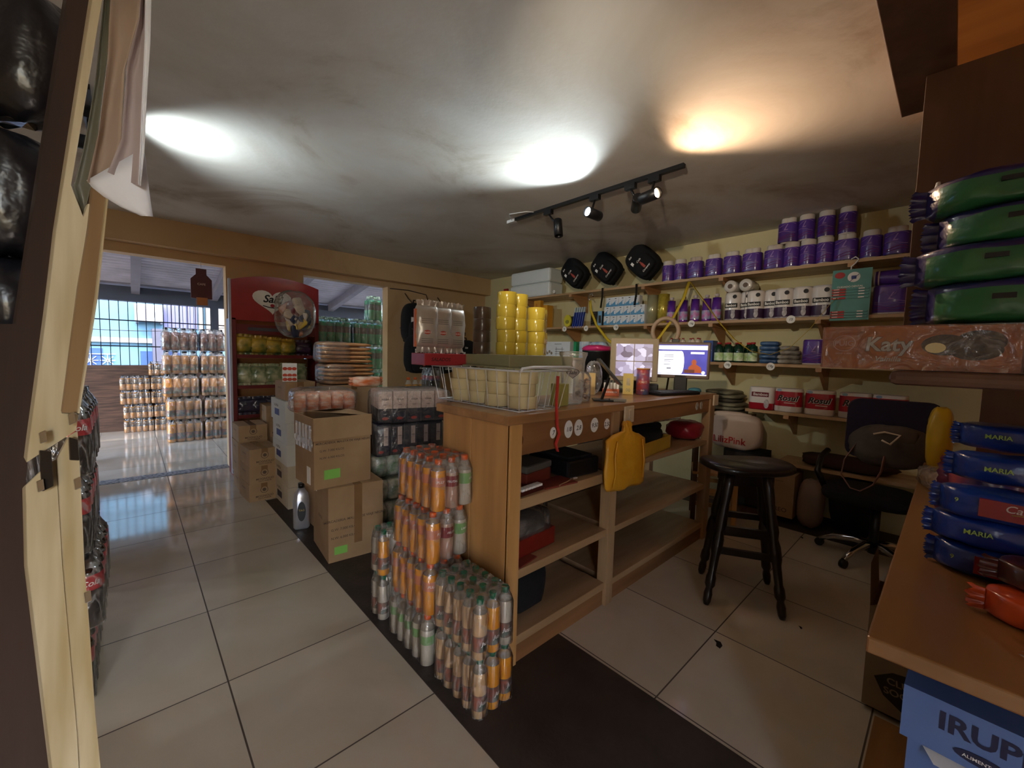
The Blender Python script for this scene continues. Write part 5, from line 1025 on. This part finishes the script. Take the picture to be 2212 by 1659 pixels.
# ------------------------------------------------------------------ stool
so = thing('bar_stool', 'dark wooden bar stool with an oval seat and turned legs', 'stool', (2.62, .79, 0))
DK = wood('dark_stained_wood', '1c1412', '120d0c', 'z', .35, coat=.3)
a0 = R(-43)
def souter(k, z): return [((x*cos(a0) - y*sin(a0)), (x*sin(a0) + y*cos(a0)), z + .012*abs(x/.25)**2) for x, y in [(k*.25*math.copysign(abs(cos(t))**.75, cos(t)), k*.175*math.copysign(abs(sin(t))**.75, sin(t))) for t in [2*pi*i/40 for i in range(40)]]]
MB().loft([souter(.95, .728), souter(1, .735), souter(1, .755), souter(.95, .768), souter(.5, .762)], 0, True).part('seat', DK, so)
feet = [(2.317, .852), (2.491, .527), (2.825, .69), (2.633, 1.011)]
tops = []
for i, (fx, fy) in enumerate(feet):
    fx -= 2.62; fy -= .79; tx, ty = fx*.48, fy*.48 + .0; tops.append((tx, ty))
    pr = [(0, .012), (.02, .018), (.06, .02), (.09, .015), (.11, .024), (.15, .023), (.17, .018), (.27, .020), (.30, .026), (.36, .026), (.40, .019), (.44, .026), (.5, .023), (.56, .02), (.62, .024), (.66, .024), (.735, .024)]
    L = Vector((tx - fx, ty - fy, .735)); X = Matrix.Translation((fx, fy, 0)) @ L.to_track_quat('Z', 'Y').to_matrix().to_4x4(); s_ = L.length / .735
    MB().lathe([(r*1.12, z*s_) for z, r in pr], 18, 0, X=X).part('leg', DK, so)
def lp(i, z): fx, fy = feet[i][0] - 2.62, feet[i][1] - .79; return Vector((fx + (tops[i][0] - fx)*z/.735, fy + (tops[i][1] - fy)*z/.735, z))
for i, j, z in ((0, 1, .30), (3, 2, .30), (0, 3, .38), (1, 2, .38), (0, 1, .42), (3, 2, .42)): MB().bar(lp(i, z), lp(j, z), .022, .035).part('stretcher', DK, so)
MB().add([], []).box(-.12, .12, -.08, .08, .65, .73, 0, Matrix.Rotation(a0, 4, 'Z')).part('apron', DK, so)
for x, y, s_ in ((2.031, .676, 1), (2.486, .444, .4), (3.79, .715, .5)):
    MB().poly([(-.03*s_, 0), (-.015*s_, .015*s_), (.01*s_, .01*s_), (.03*s_, .018*s_), (.02*s_, -.01*s_), (-.005*s_, -.014*s_)], 0, 0, .003, Matrix.Rotation(-pi/2, 4, 'X')).solo('floor_debris', BLACKM, {1: 'black torn scrap on the tiles in front of the stool', .4: 'tiny dark speck on the tiles right of the stool', .5: 'tiny dark scrap on the tiles by the office chair'}[s_], 'debris', (x, y, .002), .5)
pch = thing('wooden_chair', 'low light wooden chair standing between the counter end and the white lettered bag', 'chair', (3.60, 1.33, 0), R(25))
LW = wood('light_chair_wood', 'c09058', 'a87a46', 'z'); BW2 = wood('brown_chair_post', '5a4030', '4a3224', 'z')
MB().box(-.18, .18, -.17, .17, .42, .445).part('seat', LW, pch, bev=.006)
for x, y, h in ((-.16, -.15, .42), (.16, -.15, .42)): MB().box(x-.018, x+.018, y-.018, y+.018, 0, h).part('leg', LW, pch, bev=.003)
for x in (-.16, .16): MB().box(x-.018, x+.018, .132, .168, 0, .76).part('leg', BW2, pch, bev=.004)
for z in (.16, .28): MB().box(-.15, .15, -.16, -.14, z, z+.03).part('stretcher', LW, pch); MB().box(-.17, -.15, -.14, .14, z, z+.03).part('stretcher', LW, pch); MB().box(.15, .17, -.14, .14, z, z+.03).part('stretcher', LW, pch)
MB().box(-.145, .145, .142, .16, .54, .58).part('back_rail', BW2, pch)
# ------------------------------------------------------------------ office chair and bags
oc_ = thing('office_chair', 'office chair with a dark purple back and chrome star base', 'chair', (3.72, .22, 0), 0)
fa = facing(3.6, .25)
bkp = MB().loft([[(x, y, z) for x, z in rrect(.46*k, .40*k, .07, 5)] for y, k in ((.03, .96), (.015, 1), (-.01, .97))], 0, True)
bkp.part('backrest', mat('dark_purple_mesh', '221830', .75, var=.2, scale=60), oc_, (-.12, .03, .93), fa)
MB().ell((0, 0, 0), (.26, .25, .05), .6, 28, 10).part('seat', BLACKM, oc_, (-.02, .12, .46), fa)
for s in (-1, 1): MB().tube([(s*.24, -.02, -.0), (s*.29, -.05, .12), (s*.29, .12, .2), (s*.26, .2, .24)], .02, 8).part('armrest', BLACK, oc_, (-.02, .12, .46), fa)
MB().cyl((0, .08, .06), .028, .36, 16).part('column', BLACK, oc_)
for i in range(5):
    a = 2*pi*i/5 + 2.75; L = .30; c, s = cos(a), sin(a)
    MB().tube([(0, .08, .12), (c*.1, .08 + s*.1, .125), (c*.22, .08 + s*.22, .10), (c*L, .08 + s*L, .055)], [.024, .024, .02, .016], 10).part('base_arm', CHROME, oc_)
    MB().cyl((0, 0, -.015), .028, .03, 18, 0, Matrix.Rotation(pi/2, 4, 'X')).part('caster', BLACK, oc_, (c*L, .08 + s*L, .029), a)
GBG = mat('grey_brown_cloth', '5a4f46', .9, col2='463c35', scale=7, bump=.4, bscale=14); PKS = mat('pinkish_strap', '8a6458', .8)
sb = thing('shoulder_bag', 'grey-brown cloth bag with pinkish straps hanging over the office chair back', 'bag', (3.455, .24, .80), facing(3.5, .22))
MB().ell((0, 0, .05), (.19, .09, .13), .7, 32, 18, 0, .07, 5).part('body', GBG, sb); MB().ell((.0, -.045, .12), (.13, .05, .06), .8, 24, 10, 0, .09, 6).part('flap', GBG, sb)
MB().tube([(-.08, -.10, .13), (-.03, -.11, .15), (.04, -.11, .14), (.0, -.12, .08), (-.04, -.115, .10)], .006, 6).part('zip', CRM, sb)
MB().tube([(-.16, -.05, .05), (-.21, -.06, -.06), (-.22, -.07, -.16), (-.17, -.08, -.235), (-.12, -.08, -.245), (-.06, -.08, -.19), (-.03, -.08, -.10), (-.02, -.08, .0)], .016, 8, flat=.25).part('strap', PKS, sb)
MB().tube([(.13, -.06, .1), (.17, -.03, .08), (.2, 0, .0)], .014, 8, flat=.3).part('strap', PKS, sb)
MB().ell((0, 0, .22), (.15, .16, .22), .7, 26, 14, 0, .05, 8).solo('black_bag_and_shade', BLACKM, 'dark mass added for the shade on the floor left of the office chair', 'sack', (4.24, .47, .003))  # added dark shape, takes the place of the shadow beside the chair
MB().ell((0, 0, .2), (.08, .09, .2), .7, 24, 14, 0, .07, 9).solo('beige_bag', mat('beige_plastic', '8a7060', .5, bump=.3, bscale=15), 'beige plastic bag on the floor beside the dark shade mass', 'bag', (4.08, .73, .003))
MB().ell((0, 0, .05), (.3, .14, .05), .6, 30, 8, 0, .1, 4).solo('brown_cloth', mat('dark_brown_cloth', '3a241a', .9), 'dark brown cloth lying on the low plank behind the chair', 'cloth', (4.24, .55, .501), WR)
# ------------------------------------------------------------------ near right table
tb_ = thing('wooden_table', 'honey-coloured wooden table at the near right carrying biscuit packs', 'table', (1.10, .085, 0))
MB().box(0, 2.26, -.95, 0, .765, .80).part('tabletop', wood('butcher_block', '9c6e42', '805830', 'x', .35, 6, coat=.3), tb_, bev=.004)
MB().box(.6, 2.2, -.12, -.095, .68, .765).part('apron', PINE_X, tb_)
for x in (.82, 2.15): MB().box(x, x+.06, -.16, -.10, 0, .765).part('leg', PINE_Z, tb_)
MB().box(1.16, 2.05, -.55, .115, 0, .02).solo('floor_plank', wood('plank_floor', '9a6a3c', '7e5530', 'x'), 'low wooden plank on the floor under the brown carton', 'plank', (0, 0, .0))
cx_ = thing('open_carton', 'open brown carton with a torn black printed emblem under the table edge', 'box', (2.09, .16, .021), R(-90))
DCARD = mat('dull_cardboard', '86705a', .85, var=.1, scale=6)
b = MB().box(0, .36, 0, .005, 0, .40).box(0, .005, .005, .28, 0, .40).box(.355, .36, .005, .28, 0, .40).box(.005, .355, .275, .28, 0, .40).box(.005, .355, .005, .275, 0, .005).text('CLUB', .11, .135, .035, -.002, 2, shear=-.1, off=.02).text('SOCIAL', .12, .095, .035, -.002, 2, shear=-.1, off=.02)
b.poly([(.03, .13), (.08, .17), (.14, .18), (.2, .15), (.19, .07), (.12, .03), (.06, .07)], -.001, 1); b.part('body', [DCARD, INK, DCARD], cx_)
MB().add([(0, 0, .4), (0, .28, .4), (-.01, .25, .56), (-.01, .02, .56)], [(0, 1, 2, 3)]).add([(0, 0, .4), (.36, 0, .4), (.34, -.02, .42), (.02, -.02, .42)], [(0, 1, 2, 3)]).part('flap', DCARD, cx_)
BLUEC = mat('blue_carton', '5f7bb4', .55, col2='4e68a0', scale=4); NAVI = mat('navy_print', '1c2144', .5)
carton('plain carton supporting the two blue boxes under the table', (1.16, .0, .0), R(-90), .42, .3, .44, group=None)
for q, (z, h) in enumerate(((.441, .155), (.60, .108))):
    t = thing('blue_carton', ('lower' if q == 0 else 'upper') + ' pale blue carton with navy capital letters under the table edge', 'box', (1.145 + .01*(1-q), .025 - .012*(1-q), z), R(-92), 'blue cartons')
    b = MB().box(0, .42, 0, .3, 0, h, 0)
    b.text('IRUPE', .115, h - .05 if q == 0 else .07, .05, -.0012, 1, off=.03, sx=1.0, wmax=.165); b.part('body', [BLUEC, NAVI, PAPER], t)
    if q: MB().disc((.11, -.002, .025), .036, .011, 0, 16, .001).text('ALIMENTOS', .11, .025, .009, -.003, 1).part('badge', [NAVI, PAPER], t)
    else: MB().add([(.02, 0, h), (.42, 0, h), (.42, -.03, h - .008), (.04, -.03, h - .01)], [(0, 1, 2, 3)]).part('flap', PAPER, t)
# biscuits on the table
BLUEP = mat('deep_blue_foil', '16368a', .28, col2='0f2768', scale=6, coat=.5, bump=.8, bscale=16); REDBAND = mat('crimson_band', '8a1420', .3, coat=.4)
for i, (z, a, yo) in enumerate(((.801, 0, 0), (.878, 5, .01), (.955, -2, 0), (1.035, 4, -.02), (1.11, -3, -.03))):
    t = thing('biscuit_pack', 'deep blue biscuit multipack with a red band on the table, %s of the pile' % ('lowest', 'second', 'middle', 'fourth', 'topmost')[i], 'biscuit pack', (1.68 + (.0, .02, 0, .12, .25)[i], -.145 + yo, z), R(-90 + a), 'deep blue biscuit packs')
    pillow(MB(), .34, .14, .078, seed=60+i, noise=.03, e=.5, cw=.02).part('wrapper', BLUEP, t)
    if i in (0, 2):
        MB().box(-.075, .14, -.0725, -.06, .018, .064, 0).text('Caledonia', .02, .05, .026, -.0735, 1, shear=.25, off=.008, wmax=.11).text('MARIA', .055, .03, .014, -.0735, 1).tube([(-.02 + .01*k, -.0735, .036 + .003*sin(k*.5)) for k in range(8)], .0012, 5, 2).text('9', -.115, .05, .016, -.0735, 3).part('band', [REDBAND, mat('silver_script', 'c8b8b4', .4), MATS['gold_ink'], mat('lime_ink', '9cb84a', .5)], t)
    else: MB().text('MARIA', -.07, .045, .018, -.0755, 0, off=.02).part('lettering', mat('lime_ink', '9cb84a'), t)
bw = thing('biscuit_pack', 'orange and red chocolate biscuit pack at the very right of the table', 'biscuit pack', (1.45, -.20, .801), R(-75))
pillow(MB(), .30, .14, .06, seed=70, noise=.03).part('wrapper', mat('orange_red_foil', 'c84a20', .3, col2='3a1410', scale=7, coat=.6, bump=.3, bscale=18), bw)
bw2 = thing('biscuit_pack', 'dark brown chocolate biscuit pack lying on the orange one', 'biscuit pack', (1.50, -.21, .862), R(-80)); pillow(MB(), .28, .13, .055, seed=71, noise=.03).part('wrapper', mat('brown_foil', '3a1c18', .3, col2='5a2420', scale=8, coat=.6, bump=.3, bscale=18), bw2)
sv = thing('foil_packet', 'small silver packet on the near right corner of the table', 'packet', (1.27, -.20, .801), R(-60)); pillow(MB(), .16, .1, .03, seed=72).part('wrapper', FOIL, sv)
yl = MB().ell((0, 0, .17), (.07, .05, .17), .6, 20, 14, 0, .07, 3).solo('yellow_bag', mat('yellow_foil', 'd0a820', .35, coat=.4, bump=.2, bscale=12), 'yellow foil bag standing on the far end of the table', 'bag', (3.15, .03, .801))
MB().ell((0, 0, .05), (.12, .07, .05), .6, 20, 10, 0, .1, 3).solo('clear_packet', BAGF, 'crumpled clear packet between the yellow bag and the blue biscuits', 'packet', (2.65, .0, .801), R(20))
MB().box(0, .25, -.3, 0, 0, .2).solo('tan_carton', DCARD, 'tan carton behind the blue biscuit pile', 'box', (2.45, -.12, .801), R(-6))
bo = thing('biscuit_pack', 'orange and blue foil pack leaning behind the blue biscuit pile', 'biscuit pack', (2.2, -.12, .801), R(-80)); pillow(MB(), .28, .16, .24, seed=75, noise=.03).part('wrapper', mat('blue_orange_foil', '1c3a8c', .3, col2='c85a28', scale=4, coat=.5), bo)
# wall panels and shelf of the near right booth
MB().box(2.3, 2.33, -1.1, -.075, .80, 1.30).struct('trim_9', DKWOOD)
sh = MB().box(0, .45, -.9, .0, -.04, 0); sh.solo('booth_shelf', DKWOOD, 'dim brown wooden shelf carrying the orange biscuit box at the near right', 'shelf', (1.56, .125, 1.344), bev=.015)
kt = thing('biscuit_box', 'long orange-brown biscuit box in shiny film with silver lettering on the booth shelf', 'biscuit box', (1.60, .285, 1.346), R(-90))
KO = mat('terracotta_print', '9c5428', .35, col2='8c481f', scale=3); b = MB().box(0, .395, 0, .18, 0, .122, 0)
b.text('Katy', .148, .066, .056, -.0016, 1, off=.045, shear=.08, sx=.95).text('Katy', .148, .066, .056, -.0024, 2, off=.02, shear=.08, sx=.95).text('Vainilla', .15, .03, .02, -.0016, 2, shear=.25, off=.02)
b.disc((.05, -.0012, .075), .027, .024, 3, 26, .001).disc((.05, -.002, .075), .0255, .0225, 0, 26, .001).text('PUIG', .05, .075, .021, -.003, 3, off=.015).text('sabor a mas', .05, .045, .008, -.002, 3, shear=.2)
for x, z, rx, rz_ in ((.262, .07, .045, .028), (.325, .078, .045, .03), (.318, .058, .048, .028)): b.disc((x, -.001 - x*.002, z), rx, rz_, 4, 28, .001)
b.disc((.245, -.004, .062), .02, .014, 5, 16, .001)
b.part('box', [KO, mat('dark_outline', '5a3a34', .4), mat('silver_letters', 'a8a4a0', .35, .4), mat('pale_pink_ink', 'c09a90', .5), mat('chocolate_cookie', '2e1c18', .5, var=.3, scale=30), CREAMT], kt)
MB().loft([[(x, y, z) for y, z in [(a, c) for a, c in [(-.003, -.0), (.183, -.0), (.183, .125), (-.003, .125)]]] for x in (-.004, .399)], 0, False).part('film', film('crinkled_film', op=.02, bs=18, bstr=.9, cr=.09), kt)
PUR2 = mat('indigo_bag', '241c5c', .3, col2='1a1446', scale=5, coat=.4, bump=.9, bscale=10); GRE2 = mat('green_bag_panel', '2c6a3e', .3, col2='225432', scale=5, coat=.4, bump=.9, bscale=10)
for i, (z, a, yo, h) in enumerate(((1.475, -2, -.01, .115), (1.585, 3, .02, .10), (1.68, -1, -.02, .10), (1.775, 5, .01, .09))):
    t = thing('diaper_pack', 'indigo and green plastic pack stacked on the orange biscuit box, %s of four' % ('lowest', 'second', 'third', 'topmost')[i], 'plastic pack', (1.72, -.145 + yo, z), R(-90 + a), 'indigo and green packs')
    b = pillow(MB(), .52, .24, h, seed=80+i, noise=.03, e=.42, cw=.035)
    for k, f in enumerate(b.f):
        c = sum((Vector(b.v[j]) for j in f), Vector()) / len(f)
        if c.z < h*.70 and c.x > -.20 and c.y < .05 and b.m[k] == 0: b.m[k] = 1
    b.part('bag', [PUR2, GRE2], t)
    MB().box(-.10, -.06, -.1235, -.112, h*.5, h*.62).part('handle_slot', BLACK, t)
MB().tube([(0, 0, 0), (-.004, 0, .03), (0, 0, .05)], [.004, .008, .005], 8).solo('white_clip', WIRE, 'small white clip sticking up from the topmost indigo pack', 'clip', (1.72, .07, 1.835))
MB().ell((0, 0, .03), (.1, .08, .035), .6, 20, 10, 0, .06, 6).solo('white_blue_packet', mat('white_blue_pack', 'c8c0c4', .35, col2='3c3c8c', scale=9), 'white and blue packet end squeezed behind the orange biscuit box', 'packet', (1.90, .06, 1.345), R(-90))
# ------------------------------------------------------------------ near left hinged shutter, hanging papers and black bags
KX = .5
def W(x, y, d=KX): return Vector((0, 0, 1.36)) + (_r*((x-1106)/888.5) - _u*((y-829.5)/888.5) + _f) * d
def slab(pts, d, th, mi=0, mb=None):
    a = [W(x, y, d) for x, y in pts]; c = sum(a, Vector()) / len(a); n = (c - Vector((0, 0, 1.36))).normalized() * th + _r * (-th*.25)
    mb = mb or MB(); return mb.loft([[p + n for p in a], a], mi, False)
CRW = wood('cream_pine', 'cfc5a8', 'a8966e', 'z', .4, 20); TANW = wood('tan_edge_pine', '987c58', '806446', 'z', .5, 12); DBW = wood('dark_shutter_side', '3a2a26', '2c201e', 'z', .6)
lf = thing('folding_shutter', 'folding cream pine shutter with dark steel hinges at the left edge of the view', 'shutter', W(60, 1600))
o0 = W(60, 1600)
def lpart(name, pts, d, th, m, bev=0):
    mb = slab(pts, d, th); mb.v = [tuple(Vector(v) - o0) for v in mb.v]; return mb.part(name, m, lf, bev=bev)
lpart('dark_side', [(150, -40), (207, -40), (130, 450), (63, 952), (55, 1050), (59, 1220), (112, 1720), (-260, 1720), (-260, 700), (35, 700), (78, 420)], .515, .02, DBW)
lpart('upper_board', [(205, -40), (228, -40), (154, 400), (180, 468), (190, 440), (197, 440), (187, 500), (133, 893), (170, 896), (165, 930), (57, 1000), (63, 950), (100, 680), (121, 500)], .50, .02, CRW, .001)
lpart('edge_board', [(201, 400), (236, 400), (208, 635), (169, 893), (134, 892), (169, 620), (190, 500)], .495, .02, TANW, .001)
lpart('bright_edge', [(233, 400), (237, 400), (212, 640), (172, 893), (168, 893), (207, 640)], .49, .006, CRW)
lpart('lower_board', [(55, 1048), (100, 1005), (121, 991), (135, 1220), (167, 1586), (174, 1720), (120, 1720), (73, 1335), (59, 1220)], .50, .02, CRW, .001)
lpart('lower_board', [(123, 991), (150, 940), (168, 930), (173, 1005), (183, 1220), (194, 1358), (206, 1540), (224, 1720), (177, 1720), (169, 1586), (137, 1220)], .498, .02, CRW, .001)
HG = mat('dark_steel_hinge', '3a3634', .35, .7)
for pts in ([(86, 972), (112, 975), (116, 1050), (92, 1062)], [(150, 944), (168, 950), (172, 995), (152, 994)]): lpart('hinge', pts, .49, .006, HG, .0008)
for x, y in ((93, 945), (155, 905), (168, 1045), (88, 1050), (190, 1290)): lpart('hinge_pin', [(x-8, y-10), (x+6, y-16), (x+9, y+8), (x-5, y+14)], .488, .006, CHROME, .0008)
PG = [mat('brownish_sheet', 'a89484', .8, var=.05), mat('greyish_sheet', 'b5a8a8', .8, var=.05), mat('bright_sheet', 'e6eaf2', .8, var=.02)]
def sheet(label, left, right, d, m, bulge, group='papers clipped at the left'):
    n = len(left); vs = []; fs = []; K = 8
    for i in range(n):
        for k in range(K + 1):
            t = k / K; x = left[i][0]*(1-t) + right[i][0]*t; y = left[i][1]*(1-t) + right[i][1]*t
            vs.append(W(x, y, d + bulge * sin(pi*t)))
            if i and k: a = i*(K+1) + k; fs.append((a-K-2, a-K-1, a, a-1))
    o = MB().add([v - vs[0] for v in vs], fs, 0, True).solo('paper_sheet', m, label, 'paper', tuple(vs[0]), 0, group)
    s = o.modifiers.new('Solidify', 'SOLIDIFY'); s.thickness = .0006
sheet('olive-grey clipboard edge strip beside the cream shutter board', [(228, -40), (205, 180), (180, 320), (158, 405), (178, 465)], [(243, -40), (232, 130), (212, 290), (200, 390), (188, 440)], .503, mat('olive_clip', '6a6a5c', .4), .004)
sheet('brownish paper sheet, leftmost of the hanging papers', [(240, -40), (232, 130), (212, 290), (190, 385), (188, 394)], [(312, -40), (300, 40), (270, 150), (262, 300), (235, 395)], .478, PG[0], .01)
sheet('greyish paper sheet in the middle of the hanging papers', [(305, -40), (300, 40), (275, 130), (262, 300), (232, 372)], [(322, -40), (318, 90), (310, 220), (306, 330), (301, 402)], .470, PG[1], .01)
sheet('curled white paper sheet with printing at the lower end of the hanging papers', [(188, 390), (200, 405), (225, 425), (262, 447), (305, 466)], [(311, 320), (316, 360), (321, 400), (326, 440), (330, 468)], .482, PG[2], -.006)
sheet('narrow bright paper edge at the right of the hanging papers', [(314, -40), (312, 90), (306, 220), (302, 330), (299, 398)], [(328, -40), (325, 90), (317, 220), (312, 330), (304, 402)], .468, PG[2], .002)
BG = mat('black_glossy_plastic', '121216', .3, bump=.8, bscale=14, coat=.2, col2='1c1c24')
for i, (x, y, sx, sz) in enumerate(((20, 120, .09, .10), (-20, 420, .09, .095), (-30, 660, .08, .075))):
    c = W(x, y, .62); MB().ell((0, 0, 0), (sx, .05, sz), .7, 26, 16, 0, .09, 90+i).solo('black_bag_and_shade', BG, 'crumpled black plastic bag hanging left of the shutter, %s one' % ('topmost', 'middle', 'lowest')[i], 'bag', tuple(c), R(-43), 'hanging black bags')
MB().tube([W(2, 730, .6), W(8, 760, .6), W(15, 785, .6)], .0015, 6).solo('thin_wire', CHROME, 'thin bright wire below the black bags at the left edge', 'wire')
MB().ell((0, 0, 0), (.02, .015, .02), .8, 12, 8, 0, .1, 1).solo('red_packet', REDL, 'small red packet below the black bags at the left edge', 'packet', tuple(W(8, 735, .66)))
